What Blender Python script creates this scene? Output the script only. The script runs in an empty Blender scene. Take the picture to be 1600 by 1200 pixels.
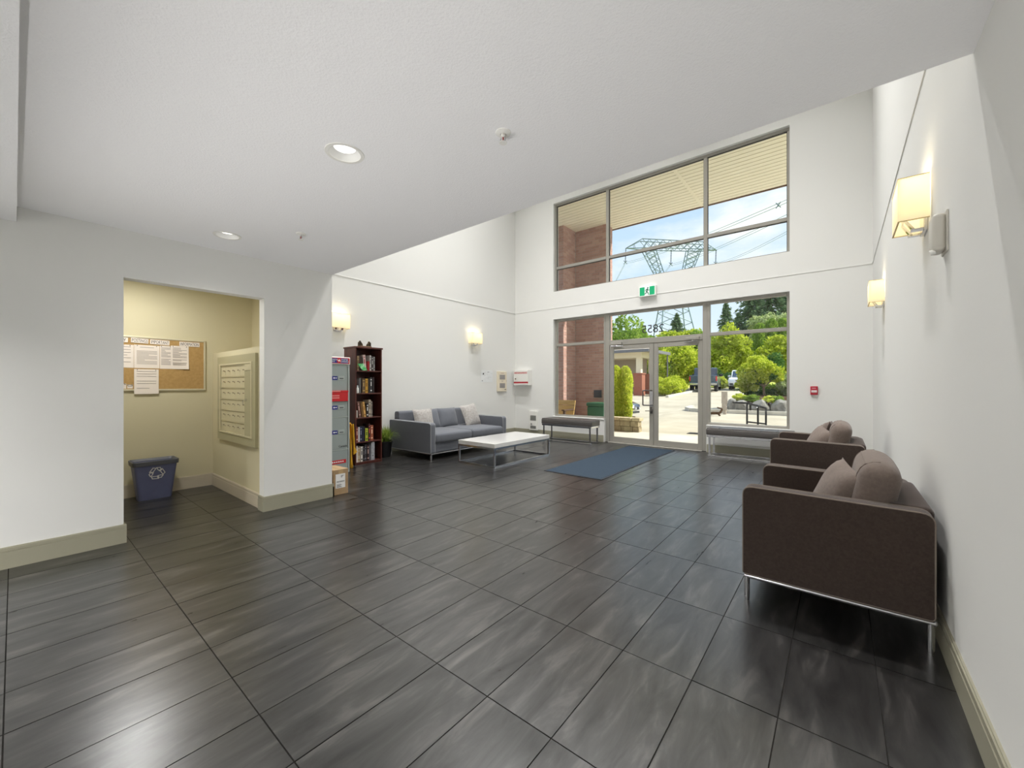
import bpy, bmesh, math, random
import numpy as np
from mathutils import Vector, Matrix
PI = math.pi
D = bpy.data
SC = bpy.context.scene
COL = SC.collection
random.seed(7)

# ------------------------------------------------------------------ camera, world, sun, exposure
cam_d = D.cameras.new('camera'); cam = D.objects.new('camera', cam_d); COL.objects.link(cam)
YAW = math.radians(39.056)
cam_d.sensor_width = 36.0; cam_d.lens = 631.0/1600*36.0; cam_d.shift_y = 1/1600
cam_d.clip_start = 0.02; cam_d.clip_end = 2000
cam.location = (0, 0, 1.25); cam.rotation_euler = (PI/2, 0, YAW)
SC.camera = cam
SC.view_settings.view_transform = 'Standard'; SC.view_settings.look = 'None'
SC.view_settings.exposure = 0.0; SC.view_settings.gamma = 1.0
SC.view_settings.use_curve_mapping = False
SC.cycles.use_denoising = True
SC.cycles.max_bounces = 10; SC.cycles.diffuse_bounces = 6; SC.cycles.transparent_max_bounces = 16
SC.cycles.sample_clamp_indirect = 6.0

SUN_STRENGTH = 7.0; SKY_STRENGTH = 1.2
SCONCE_W = 1.6; DOWN_W = 14.0; LOBBY_FILL_W = 58.0; ALCOVE_W = 19.0; UP_FILL_W = 39.0; ATRIUM_FILL_W = 52.0

w = D.worlds.new('sky'); SC.world = w; w.use_nodes = True
nt = w.node_tree; nt.nodes.clear()
def N(nt, t, **kw):
    n = nt.nodes.new(t)
    for k, v in kw.items():
        if k in n.inputs: n.inputs[k].default_value = v
        else: setattr(n, k, v)
    return n
def ramp(nt, stops, fac):
    r = nt.nodes.new('ShaderNodeValToRGB')
    e = r.color_ramp.elements
    while len(e) < len(stops): e.new(0.5)
    for el, (p, c) in zip(e, stops):
        el.position = p; el.color = (*c, 1) if len(c) == 3 else c
    nt.links.new(fac, r.inputs[0]); return r.outputs[0]
tc = N(nt, 'ShaderNodeTexCoord'); sep = N(nt, 'ShaderNodeSeparateXYZ'); nt.links.new(tc.outputs['Generated'], sep.inputs[0])
grad = ramp(nt, [(0.0, (.60, .58, .52)), (.495, (.60, .58, .52)), (.505, (.84, .91, .98)), (.62, (.60, .76, .96)), (.80, (.40, .60, .90)), (1, (.24, .42, .80))],
            N(nt, 'ShaderNodeMapRange', **{'From Min': -1.0}).outputs[0])
mr = [n for n in nt.nodes if n.bl_idname == 'ShaderNodeMapRange'][0]; nt.links.new(sep.outputs[2], mr.inputs[0])
mp = N(nt, 'ShaderNodeMapping'); mp.inputs['Scale'].default_value = (1, 1, 2.6); nt.links.new(tc.outputs['Generated'], mp.inputs[0])
nz = N(nt, 'ShaderNodeTexNoise', Scale=3.2, Detail=7.0, Roughness=.55); nt.links.new(mp.outputs[0], nz.inputs['Vector'])
cl = ramp(nt, [(.46, (0, 0, 0)), (.66, (1, 1, 1))], nz.outputs[0])
mix = N(nt, 'ShaderNodeMix', data_type='RGBA'); nt.links.new(cl, mix.inputs[0]); nt.links.new(grad, mix.inputs[6]); mix.inputs[7].default_value = (.96, .97, 1, 1)
bg = N(nt, 'ShaderNodeBackground', Strength=SKY_STRENGTH); nt.links.new(mix.outputs[2], bg.inputs[0])
nt.links.new(bg.outputs[0], N(nt, 'ShaderNodeOutputWorld').inputs[0])

sd = D.lights.new('sun', 'SUN'); sun = D.objects.new('sun', sd); COL.objects.link(sun)
sd.energy = SUN_STRENGTH; sd.angle = math.radians(.6); sd.color = (1, .95, .85)
sun.rotation_euler = Vector((.80, .42, 1.0)).to_track_quat('Z', 'Y').to_euler()
sun.location = (20, 20, 30)

# ------------------------------------------------------------------ materials
def s2l(c):
    return tuple(((x/255)/12.92 if x/255 <= .04045 else (((x/255)+.055)/1.055)**2.4) for x in c)
MC = {}
def mat(name, col, rough=.5, metal=0, spec=.5, var=None, vscale=8, bump=0, bscale=60, stretch=(1, 1, 1), emit=0, ecol=None, coat=0, coords='Object', sheen=0, detail=4, ior=1.5, lo=.35, hi=.65):
    """procedural principled material; col / var in sRGB 0-255"""
    if name in MC: return MC[name]
    m = D.materials.new(name); m.use_nodes = True; MC[name] = m
    nt = m.node_tree; p = nt.nodes['Principled BSDF']
    c = (*s2l(col), 1)
    p.inputs['Base Color'].default_value = c; p.inputs['Roughness'].default_value = rough
    p.inputs['Metallic'].default_value = metal; p.inputs['Specular IOR Level'].default_value = spec
    p.inputs['Coat Weight'].default_value = coat; p.inputs['Sheen Weight'].default_value = sheen; p.inputs['IOR'].default_value = ior
    if emit:
        p.inputs['Emission Color'].default_value = (*s2l(ecol or col), 1); p.inputs['Emission Strength'].default_value = emit
    if var or bump:
        if coords == 'World': src = N(nt, 'ShaderNodeNewGeometry').outputs['Position']
        else: src = N(nt, 'ShaderNodeTexCoord').outputs[coords]
        mp = N(nt, 'ShaderNodeMapping'); mp.inputs['Scale'].default_value = stretch; nt.links.new(src, mp.inputs[0])
    if var:
        nz = N(nt, 'ShaderNodeTexNoise', Scale=vscale, Detail=detail, Roughness=.6); nt.links.new(mp.outputs[0], nz.inputs['Vector'])
        o = ramp(nt, [(lo, s2l(col)), (hi, s2l(var))], nz.outputs[0]); nt.links.new(o, p.inputs['Base Color'])
    if bump:
        n2 = N(nt, 'ShaderNodeTexNoise', Scale=bscale, Detail=3.0); nt.links.new(mp.outputs[0], n2.inputs['Vector'])
        b = N(nt, 'ShaderNodeBump', Strength=bump, Distance=.004); nt.links.new(n2.outputs[0], b.inputs['Height']); nt.links.new(b.outputs[0], p.inputs['Normal'])
    return m
def glassmat(name, tint=(1, 1, 1), refl=1.0):
    m = D.materials.new(name); m.use_nodes = True; nt = m.node_tree; nt.nodes.clear()
    t = N(nt, 'ShaderNodeBsdfTransparent', Color=(*tint, 1)); g = N(nt, 'ShaderNodeBsdfGlossy', Roughness=0.0)
    f = N(nt, 'ShaderNodeFresnel', IOR=1.28); mx = N(nt, 'ShaderNodeMixShader')
    nt.links.new(f.outputs[0], mx.inputs[0]); nt.links.new(t.outputs[0], mx.inputs[1]); nt.links.new(g.outputs[0], mx.inputs[2])
    nt.links.new(mx.outputs[0], N(nt, 'ShaderNodeOutputMaterial').inputs[0]); return m
def leafmat(name, c1, c2, trans=.45):
    m = D.materials.new(name); m.use_nodes = True; nt = m.node_tree; nt.nodes.clear()
    g = N(nt, 'ShaderNodeNewGeometry')
    col = ramp(nt, [(0, s2l(c1)), (1, s2l(c2))], g.outputs['Random Per Island'])
    a = N(nt, 'ShaderNodeBsdfDiffuse'); b = N(nt, 'ShaderNodeBsdfTranslucent'); mx = N(nt, 'ShaderNodeMixShader', Fac=trans)
    nt.links.new(col, a.inputs[0]); nt.links.new(col, b.inputs[0]); nt.links.new(a.outputs[0], mx.inputs[1]); nt.links.new(b.outputs[0], mx.inputs[2])
    nt.links.new(mx.outputs[0], N(nt, 'ShaderNodeOutputMaterial').inputs[0]); return m

def floor_tile_mat():
    m = D.materials.new('charcoal_tile'); m.use_nodes = True; nt = m.node_tree; p = nt.nodes['Principled BSDF']
    pos = N(nt, 'ShaderNodeNewGeometry').outputs['Position']; oi = N(nt, 'ShaderNodeObjectInfo')
    add = N(nt, 'ShaderNodeVectorMath', operation='MULTIPLY_ADD')
    cmb = N(nt, 'ShaderNodeCombineXYZ'); nt.links.new(oi.outputs['Random'], cmb.inputs[0]); nt.links.new(oi.outputs['Random'], cmb.inputs[1])
    nt.links.new(cmb.outputs[0], add.inputs[0]); add.inputs[1].default_value = (23, 31, 0); nt.links.new(pos, add.inputs[2])
    mp = N(nt, 'ShaderNodeMapping'); mp.inputs['Scale'].default_value = (7.5, 1.5, 1); nt.links.new(add.outputs[0], mp.inputs[0])
    nz = N(nt, 'ShaderNodeTexNoise', Scale=1.6, Detail=7.0, Roughness=.62, Distortion=.5); nt.links.new(mp.outputs[0], nz.inputs['Vector'])
    c = ramp(nt, [(.34, s2l((20, 19, 19))), (.54, s2l((32, 31, 30))), (.72, s2l((74, 71, 68)))], nz.outputs[0])
    nt.links.new(c, p.inputs['Base Color'])
    r = N(nt, 'ShaderNodeMapRange', **{'To Min': .25, 'To Max': .33}); nt.links.new(nz.outputs[0], r.inputs[0]); nt.links.new(r.outputs[0], p.inputs['Roughness'])
    p.inputs['Specular IOR Level'].default_value = .5; p.inputs['IOR'].default_value = 2.1
    sp = N(nt, 'ShaderNodeMapRange', **{'From Min': .35, 'From Max': .68, 'To Min': .36, 'To Max': .56}); nt.links.new(nz.outputs[0], sp.inputs[0]); nt.links.new(sp.outputs[0], p.inputs['Specular IOR Level'])
    b = N(nt, 'ShaderNodeBump', Strength=.02, Distance=.001); nt.links.new(nz.outputs[0], b.inputs['Height']); nt.links.new(b.outputs[0], p.inputs['Normal'])
    return m
TILE = floor_tile_mat()
WALLM = mat('painted_drywall', (230, 230, 227), .85, spec=.25, bump=.05, bscale=180, coords='World')
ALCW = mat('alcove_paint', (206, 198, 166), .8, spec=.25, bump=.05, bscale=180, coords='World')
CEILM = mat('stippled_ceiling', (246, 246, 247), .9, spec=.2, bump=.5, bscale=110, coords='World')
GROUT = mat('grout', (44, 43, 41), .95, spec=.1, var=(56, 54, 52), vscale=12, coords='World')
BASEM = mat('khaki_gloss_paint', (158, 155, 136), .4, bump=.03, bscale=40, coords='World')
ALU = mat('anodised_aluminium', (160, 157, 149), .5, metal=.3, bump=.02, bscale=200)
ALUD = mat('dark_gasket', (52, 50, 48), .6, bump=.03)
WHITEP = mat('white_plastic', (236, 235, 230), .4, bump=.02, bscale=90)
CHROME = mat('brushed_chrome', (205, 205, 208), .18, metal=1.0, bump=.01, bscale=300)
GLASS = glassmat('window_glass', (.97, .985, .975))
BLACKM = mat('black_satin', (22, 22, 24), .5, bump=.03)
LENS = mat('lamp_lens', (255, 252, 244), .5, emit=2.2, bump=.01)
BULB = mat('warm_bulb', (255, 236, 190), .5, emit=2.0, bump=.01)
def shade_mat():
    m = D.materials.new('glowing_fabric_shade'); m.use_nodes = True; nt = m.node_tree; nt.nodes.clear()
    a = N(nt, 'ShaderNodeBsdfDiffuse', Color=(*s2l((255, 250, 232)), 1)); b = N(nt, 'ShaderNodeBsdfTranslucent', Color=(*s2l((255, 248, 226)), 1))
    mx = N(nt, 'ShaderNodeMixShader', Fac=.55); nt.links.new(a.outputs[0], mx.inputs[1]); nt.links.new(b.outputs[0], mx.inputs[2])
    e = N(nt, 'ShaderNodeEmission', Color=(1, .93, .66, 1), Strength=.12); ad = N(nt, 'ShaderNodeAddShader')
    nt.links.new(mx.outputs[0], ad.inputs[0]); nt.links.new(e.outputs[0], ad.inputs[1])
    nt.links.new(ad.outputs[0], N(nt, 'ShaderNodeOutputMaterial').inputs[0]); return m
SHADE = shade_mat()

# ------------------------------------------------------------------ mesh helpers
class B:
    """collects shapes into one mesh"""
    def __init__(s): s.bm = bmesh.new()
    def box(s, x0, x1, y0, y1, z0, z1, rot=None, bev=0, seg=2):
        vs = [s.bm.verts.new((x, y, z)) for x in (x0, x1) for y in (y0, y1) for z in (z0, z1)]
        fs = [s.bm.faces.new([vs[i] for i in f]) for f in ((0, 1, 3, 2), (4, 6, 7, 5), (0, 4, 5, 1), (2, 3, 7, 6), (0, 2, 6, 4), (1, 5, 7, 3))]
        if bev:
            es = list({e for f in fs for e in f.edges})
            r = bmesh.ops.bevel(s.bm, geom=es, offset=bev, segments=seg, affect='EDGES', profile=.5)
            vs = list({v for f in r['faces'] for v in f.verts} | {v for v in vs if v.is_valid})
        if rot is not None:
            bmesh.ops.transform(s.bm, matrix=rot, verts=[v for v in vs if v.is_valid])
        return s
    def prism(s, pts, axis, a0, a1, bev=0, seg=2):
        """polygon pts (2D) extruded along axis; X: pts=(y,z), Y: (x,z), Z: (x,y)"""
        def P(p, a): return {'X': (a, p[0], p[1]), 'Y': (p[0], a, p[1]), 'Z': (p[0], p[1], a)}[axis]
        lo = [s.bm.verts.new(P(p, a0)) for p in pts]; hi = [s.bm.verts.new(P(p, a1)) for p in pts]
        n = len(pts)
        fs = [s.bm.faces.new(lo), s.bm.faces.new(hi[::-1])]
        for i in range(n): fs.append(s.bm.faces.new((lo[i], hi[i], hi[(i+1) % n], lo[(i+1) % n])))
        bmesh.ops.recalc_face_normals(s.bm, faces=fs)
        if bev:
            es = list(set(fs[0].edges) | set(fs[1].edges))
            bmesh.ops.bevel(s.bm, geom=es, offset=bev, segments=seg, affect='EDGES', profile=.5, clamp_overlap=True)
        return s
    def tube(s, p0, p1, r0, r1=None, n=10, cap=True):
        r1 = r0 if r1 is None else r1
        p0, p1 = Vector(p0), Vector(p1); d = p1-p0
        q = d.to_track_quat('Z', 'Y')
        a = []; b = []
        for i in range(n):
            t = 2*PI*i/n; o = q @ Vector((math.cos(t), math.sin(t), 0))
            a.append(s.bm.verts.new(p0+o*r0)); b.append(s.bm.verts.new(p1+o*r1))
        for i in range(n): s.bm.faces.new((a[i], a[(i+1) % n], b[(i+1) % n], b[i]))
        if cap: s.bm.faces.new(a[::-1]); s.bm.faces.new(b)
        return s
    def path(s, pts, r, n=8):
        for p, q in zip(pts, pts[1:]): s.tube(p, q, r, n=n)
        return s
    def lathe(s, prof, c=(0, 0, 0), n=28, sx=1, sy=1, cap=False):
        rings = []
        for r, z in prof:
            rings.append([s.bm.verts.new((c[0]+r*sx*math.cos(2*PI*i/n), c[1]+r*sy*math.sin(2*PI*i/n), c[2]+z)) for i in range(n)])
        for a, b in zip(rings, rings[1:]):
            for i in range(n): s.bm.faces.new((a[i], a[(i+1) % n], b[(i+1) % n], b[i]))
        if cap: s.bm.faces.new(rings[0][::-1]); s.bm.faces.new(rings[-1])
        return s
    def ball(s, c, r, sub=2, squash=(1, 1, 1)):
        m = Matrix.Translation(c) @ Matrix.Diagonal((*[r*k for k in squash], 1))
        bmesh.ops.create_icosphere(s.bm, subdivisions=sub, radius=1, matrix=m); return s
    def done(s, name, m, parent=None, smooth=False, loc=None, kind=None, label=None):
        me = D.meshes.new(name)
        s.bm.normal_update(); s.bm.to_mesh(me); s.bm.free()
        return put(me, name, m, parent, smooth, loc, kind, label)
def put(me, name, m, parent=None, smooth=False, loc=None, kind=None, label=None):
    me.materials.append(m)
    if smooth:
        me.shade_smooth()
        for p in me.polygons:
            if p.area > .03: p.use_smooth = False
        try: me.set_sharp_from_angle(angle=math.radians(38))
        except Exception: pass
    o = D.objects.new(name, me); COL.objects.link(o)
    if parent: o.parent = parent
    if loc: o.location = loc
    if kind: o['kind'] = kind
    if label: o['label'] = label
    return o
def struct(name, b, m, **k):
    o = b.done(name, m, **k); o['kind'] = 'structure'; return o
def thing(name, label, cat, loc=(0, 0, 0), rz=0, group=None):
    o = D.objects.new(name, None); COL.objects.link(o); o.empty_display_size = .1
    o.location = loc; o.rotation_euler = (0, 0, rz); o['label'] = label; o['category'] = cat
    if group: o['group'] = group
    return o
def tag(o, label, cat, group=None):
    o['label'] = label; o['category'] = cat
    if group: o['group'] = group
    return o
def copy_tree(o, label=None, loc=None, rz=None, group=None):
    r = o.copy(); COL.objects.link(r)
    if label: r['label'] = label
    if loc is not None: r.location = loc
    if rz is not None: r.rotation_euler = (0, 0, rz)
    if group: r['group'] = group
    for ch in list(o.children):
        c = ch.copy(); COL.objects.link(c); c.parent = r
        for g in list(ch.children):
            d = g.copy(); COL.objects.link(d); d.parent = c
    return r
FACE = {'-Y': (PI/2, 0, 0), '+X': (PI/2, 0, PI/2), '+Y': (PI/2, 0, PI), '-X': (PI/2, 0, -PI/2), '+Z': (0, 0, 0)}
def text(body, size, loc, face, m, parent=None, name='lettering', align='CENTER', ext=.0006, sx=1.0, fit=0):
    c = D.curves.new(name, 'FONT'); c.body = body; c.size = size; c.align_x = align; c.extrude = ext; c.resolution_u = 3
    c.materials.append(m)
    tmp = D.objects.new('tmp_text', c); COL.objects.link(tmp)
    bpy.context.view_layer.update()
    me = D.meshes.new_from_object(tmp.evaluated_get(bpy.context.evaluated_depsgraph_get()))
    D.objects.remove(tmp); D.curves.remove(c)
    if not me.materials: me.materials.append(m)
    xs = [v.co.x for v in me.vertices]; wd = max(xs)-min(xs)
    if fit: sx = min(fit/wd, 1.1)
    o = D.objects.new(name, me); COL.objects.link(o); o.location = loc; o.rotation_euler = FACE[face]; o.scale = (sx, 1, 1)
    if parent: o.parent = parent
    return o
def lamp(kind, name, loc, watts, parent=None, color=(1, .9, .75), size=.1, rot=None, spot=None, spread=180):
    l = D.lights.new(name, kind); l.energy = watts; l.color = color
    if kind == 'AREA': l.shape = 'DISK'; l.size = size; l.spread = math.radians(spread)
    elif kind == 'SPOT': l.spot_size = spot or math.radians(120); l.spot_blend = 1.0; l.shadow_soft_size = size
    else: l.shadow_soft_size = size
    o = D.objects.new(name, l); COL.objects.link(o); o.location = loc
    if rot: o.rotation_euler = rot
    if parent: o.parent = parent
    return o
def pillow(w, h, t, n=14, seed=0, pinch=.06):
    """throw cushion standing in the local YZ plane, thickness along X"""
    rnd = random.Random(seed); bm = bmesh.new(); grid = {}
    for sgn in (1, -1):
        for i in range(n+1):
            for j in range(n+1):
                u = -1+2*i/n; v = -1+2*j/n
                edge = i in (0, n) or j in (0, n)
                if edge and sgn == -1: grid[sgn, i, j] = grid[1, i, j]; continue
                k = ((1-abs(u)**2.6)*(1-abs(v)**2.6))**.5
                px = sgn*t/2*k*(1+.04*math.sin(5*u+seed)*math.cos(4*v))
                cy = u*(1-pinch*(1-abs(v)**2)**1)*w/2; cz = v*(1-pinch*(1-abs(u)**2))*h/2
                grid[sgn, i, j] = bm.verts.new((px, cy, cz))
    for sgn in (1, -1):
        for i in range(n):
            for j in range(n):
                q = [grid[sgn, i, j], grid[sgn, i+1, j], grid[sgn, i+1, j+1], grid[sgn, i, j+1]]
                bm.faces.new(q if sgn == 1 else q[::-1])
    b = B(); b.bm.free(); b.bm = bm; return b
def softbox(x0, x1, y0, y1, z0, z1, r, bulge=.0, seg=4, b=None):
    b = b or B(); b.box(x0, x1, y0, y1, z0, z1, bev=r, seg=seg)
    if bulge:
        bmesh.ops.subdivide_edges(b.bm, edges=[e for e in b.bm.edges if e.calc_length() > .12], cuts=6, use_grid_fill=True)
        cx, cy, cz = (x0+x1)/2, (y0+y1)/2, (z0+z1)/2
        for v in b.bm.verts:
            fx = max(0, 1-((v.co.x-cx)/(x1-x0)*2)**2); fy = max(0, 1-((v.co.y-cy)/(y1-y0)*2)**2)
            if abs(v.co.z-z1) < r*1.01 and v.co.z > cz: v.co.z += bulge*(fx*fy)**.5*((v.co.z-cz)/(z1-cz))
            if abs(v.co.x-x0) < r*1.01: v.co.x -= bulge*.5*fy
            if abs(v.co.x-x1) < r*1.01: v.co.x += bulge*.5*fy
    return b

# ------------------------------------------------------------------ room shell
XR, YB, XL, XN = .385, 8.1, -6.47, -4.40      # right wall, back wall, atrium left wall, near left wall
LOWC, HIGHC, EDGE = 2.478, 7.8, 2.24          # low ceiling, atrium ceiling (unseen, raised to keep lamp reflections off the glass), edge of the low ceiling
TX, TY, TX0, TY0, JO = .3055, .61, -.486, 1.805, .0045
def build_floor():
    fl = struct('floor', B().box(-6.7, .6, -4.2, 8.3, -.10, -.0035), GROUT)
    c, s = math.cos(YAW), math.sin(YAW)
    def proj(x, y):
        d = max(-s*x+c*y, .05); return 800+631*(c*x+s*y)/d, 601+631*1.25/d, -s*x+c*y
    rects = []
    for j in range(-10, 12):
        y0 = TY0+j*TY; y1 = y0+TY; cy = (y0+y1)/2
        if y1 < -4: continue
        xmin = XL if cy > 1.9 else (-6.1 if -.4 < cy < 1.9 else XN)
        for i in range(-21, 4):
            x0 = max(TX0+i*TX, xmin); x1 = min(TX0+(i+1)*TX, XR)
            a, b = y0, min(y1, YB)
            if x1-x0 < .01 or b-a < .01: continue
            ps = [proj(x, y) for x in (x0, x1) for y in (a, b)]
            area = 0
            if all(p[2] > .15 for p in ps):
                (u0, v0, _), (u1, v1, _), (u2, v2, _), (u3, v3, _) = ps
                if max(u0, u1, u2, u3) > 0 and min(u0, u1, u2, u3) < 1600 and min(v0, v1, v2, v3) < 1200:
                    area = abs((u3-u0)*(v2-v1)-(u2-u1)*(v3-v0))/2
            rects.append((area, x0, x1, a, b))
    rects.sort(reverse=True)
    meshes = {}
    rest = B()
    for k, (area, x0, x1, y0, y1) in enumerate(rects):
        h = JO/2
        if k < 300 and area > 40:
            key = (round(x1-x0, 4), round(y1-y0, 4))
            if key not in meshes:
                b = B(); b.box(-key[0]/2+h, key[0]/2-h, -key[1]/2+h, key[1]/2-h, -.010, 0)
                me = D.meshes.new('floor_tile'); b.bm.to_mesh(me); b.bm.free(); me.materials.append(TILE); meshes[key] = me
            o = D.objects.new('floor_tile', meshes[key]); COL.objects.link(o); o.parent = fl
            o.location = ((x0+x1)/2, (y0+y1)/2, random.uniform(-.0004, .0004))
        else:
            rest.box(x0+h, x1-h, y0+h, y1-h, -.010, 0)
    r = rest.done('floor_tiles_far', TILE, parent=fl); r['kind'] = 'stuff'
build_floor()

WT = .16
# right wall, rear wall, atrium left wall
struct('wall_right', B().box(XR, XR+WT, -4.2, YB+.22, 0, HIGHC), WALLM)
struct('wall_rear', B().box(-4.6, XR+WT, -4.36, -4.2, 0, LOWC), WALLM)
struct('wall_left', B().box(XL-WT, XL, 2.10, YB+.22, 0, HIGHC), WALLM)
# near left wall with the mail alcove opening
b = B()
b.box(XN-.12, XN, -4.2, .545, 0, LOWC); b.box(XN-.12, XN, 1.55, 2.235, 0, LOWC); b.box(XN-.12, XN, .545, 1.55, 2.10, LOWC)
b.box(XL, XN-.12, 2.115, 2.235, 0, LOWC)
struct('wall_near_left', b, WALLM)
b = B(); b.box(-6.22, -6.10, -.7, 2.12, 0, LOWC); b.box(-6.10, XN-.12, -.7, -.6, 0, LOWC)
b.box(-6.10, XN-.12, 1.57, 2.115, 0, 1.64); b.box(-6.10, XN-.12, 2.0, 2.115, 1.64, LOWC)
struct('wall_alcove', b, ALCW)
# back wall with window and door openings
WX0, WX1 = -5.30, -.645
b = B(); y0, y1 = YB, YB+.22
b.box(XL-WT, WX0, y0, y1, 0, HIGHC); b.box(WX1, XR+WT, y0, y1, 0, HIGHC)
b.box(WX0, WX1, y0, y1, 2.80, 3.46); b.box(WX0, WX1, y0, y1, 5.56, HIGHC)
b.box(WX0, -3.985, y0, y1, 0, .50); b.box(-1.925, WX1, y0, y1, 0, .50)
struct('wall_back', b, WALLM)
# low ceiling with two recesses for the downlights
DL = [(-2.040, 1.105), (-3.916, 1.105)]
DLX = DL + [(-.4, -1.6), (-2.2, -1.6), (-3.8, -1.6), (-.4, -3.2), (-2.2, -3.2), (-3.8, -3.2)]
b = B(); R = .083; S = .15
def flat(x0, x1, y0, y1, z):
    b.bm.faces.new([b.bm.verts.new(p) for p in ((x0, y0, z), (x0, y1, z), (x1, y1, z), (x1, y0, z))])
xs = sorted([d[0] for d in DL])
flat(XN-.12, XR, -4.2, 1.105-S, LOWC); flat(XN-.12, XR, 1.105+S, EDGE-.02, LOWC)
flat(XN-.12, xs[0]-S, 1.105-S, 1.105+S, LOWC); flat(xs[0]+S, xs[1]-S, 1.105-S, 1.105+S, LOWC); flat(xs[1]+S, XR, 1.105-S, 1.105+S, LOWC)
for cx, cy in DL:
    n = 40; ci = []; so = []; up = []
    for i in range(n):
        t = 2*PI*i/n; dx, dy = math.cos(t), math.sin(t); k = S/max(abs(dx), abs(dy))
        ci.append(b.bm.verts.new((cx+R*dx, cy+R*dy, LOWC))); so.append(b.bm.verts.new((cx+k*dx, cy+k*dy, LOWC))); up.append(b.bm.verts.new((cx+R*dx, cy+R*dy, LOWC+.13)))
    for i in range(n):
        j = (i+1) % n
        b.bm.faces.new((so[j], so[i], ci[i], ci[j])); b.bm.faces.new((ci[j], ci[i], up[i], up[j]))
b.box(XL-WT, XR+WT, -4.36, EDGE, LOWC+.14, LOWC+.32)
b.box(XN-.12, XR, EDGE-.02, EDGE, LOWC, LOWC+.14)
struct('ceiling', b, CEILM)
struct('ceiling_alcove', B().box(-6.1, XN-.12, -.6, 2.0, 2.44, 2.478), CEILM)
struct('wall_bulkhead', B().box(XL, XR, EDGE-.14, EDGE, LOWC+.32, HIGHC), WALLM)
struct('wall_bulkhead_left', B().box(XL, XN-.12, EDGE-.06, EDGE, LOWC, LOWC+.32), WALLM)
struct('ceiling_atrium', B().box(XL-WT, XR+WT, EDGE-.14, YB+.22, HIGHC, HIGHC+.2), CEILM)
struct('ceiling_beam', B().box(XN, XR, -.42, .01, 2.372, LOWC+.001), CEILM)
# string course round the atrium
def trim(name, b): return struct(name, b, WALLM)
trim('trim_1', B().box(XL, XL+.007, EDGE, YB, 3.060, 3.078, bev=.002, seg=1))
trim('trim_2', B().box(XL+.012, XR-.012, YB-.007, YB, 3.060, 3.078, bev=.002, seg=1))
trim('trim_3', B().box(XR-.007, XR, EDGE, YB, 3.060, 3.078, bev=.002, seg=1))
# baseboards with a beaded top
def basebd(name, segs, m=BASEM):
    b = B()
    for ax, f, sgn, a0, a1 in segs:      # ax: normal axis, f: wall face, sgn: side, a0..a1 run
        for z0, z1, t in ((0, .112, .016), (.112, .118, .012), (.118, .140, .014), (.140, .146, .008)):
            lo, hi = sorted((f, f+sgn*t))
            if ax == 'X': b.box(lo, hi, a0, a1, z0, z1)
            else: b.box(a0, a1, lo, hi, z0, z1)
    return struct(name, b, m)
basebd('baseboard_right', [('X', XR, -1, -4.2, YB)])
basebd('baseboard_near_left', [('X', XN, 1, -4.2, .561), ('X', XN, 1, 1.534, 2.251), ('Y', 2.235, 1, XN-.6, XN+.016), ('Y', .545, 1, XN-.12, XN), ('Y', 1.55, -1, XN-.12, XN)])
basebd('baseboard_left', [('X', XL, 1, 2.25, YB)])
basebd('baseboard_back', [('Y', YB, -1, XL, -4.0), ('Y', YB, -1, -1.915, XR)])
ALB = mat('alcove_baseboard_paint', (196, 186, 166), .4, bump=.03, bscale=40, coords='World')
basebd('baseboard_alcove', [('X', -6.1, 1, -.6, 1.57), ('Y', 1.57, -1, -6.1, XN-.12)], ALB)

# ------------------------------------------------------------------ glazing
FY0, FY1 = YB+.07, YB+.15
def pane(name, x0, x1, z0, z1, parent):
    return B().box(x0, x1, FY0+.035, FY0+.041, z0, z1).done(name, GLASS, parent)
def rails(parent, items, m=ALU, name='frame_rail', y0=FY0, y1=FY1):
    for nm, x0, x1, z0, z1 in items:
        B().box(x0, x1, y0, y1, z0, z1, bev=.004, seg=1).done(nm, m, parent)
def root(name):
    o = D.objects.new(name, None); COL.objects.link(o); o['kind'] = 'structure'; return o
w1 = root('window_1'); T = .05
UZ0, UZ1, UM = 3.46, 5.56, 4.03
MX = (-3.945, -1.955)
rails(w1, [('head_rail', WX0, WX1, UZ1-T, UZ1), ('sill_rail', WX0, WX1, UZ0, UZ0+.03), ('jamb', WX0, WX0+.04, UZ0+.03, UZ1-T), ('jamb', WX1-.04, WX1, UZ0+.03, UZ1-T),
           ('mullion', MX[0]-.033, MX[0]+.033, UZ0+.03, UZ1-T), ('mullion', MX[1]-.033, MX[1]+.033, UZ0+.03, UZ1-T)])
cx = [WX0+.04, MX[0]-.033, MX[0]+.033, MX[1]-.033, MX[1]+.033, WX1-.04]
for k in range(3):
    x0, x1 = cx[2*k], cx[2*k+1]
    rails(w1, [('transom', x0, x1, UM-.032, UM+.032)])
    pane('pane', x0, x1, UZ0+.03, UM-.032, w1); pane('pane', x0, x1, UM+.032, UZ1-T, w1)
    g = B()
    for z0, z1 in ((UZ0+.03, UM-.032), (UM+.032, UZ1-T)):
        for bx in ((x0, x0+.008, z0, z1), (x1-.008, x1, z0, z1), (x0, x1, z0, z0+.008), (x0, x1, z1-.008, z1)):
            g.box(bx[0], bx[1], FY0+.028, FY0+.047, bx[2], bx[3])
    g.done('gasket', ALUD, w1)
LZ1, LM = 2.80, 2.19
def sidelight(name, x0, x1):
    r = root(name)
    rails(r, [('jamb', x0, x0+.045, .50, LZ1), ('jamb', x1-.045, x1, .50, LZ1), ('head_rail', x0+.045, x1-.045, LZ1-.05, LZ1), ('sill_rail', x0+.045, x1-.045, .50, .545), ('transom', x0+.045, x1-.045, LM-.03, LM+.03)])
    pane('pane', x0+.045, x1-.045, .545, LM-.03, r); pane('pane', x0+.045, x1-.045, LM+.03, LZ1-.05, r); return r
sidelight('window_2', WX0, -3.985); sidelight('window_3', -1.925, WX1)
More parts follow.
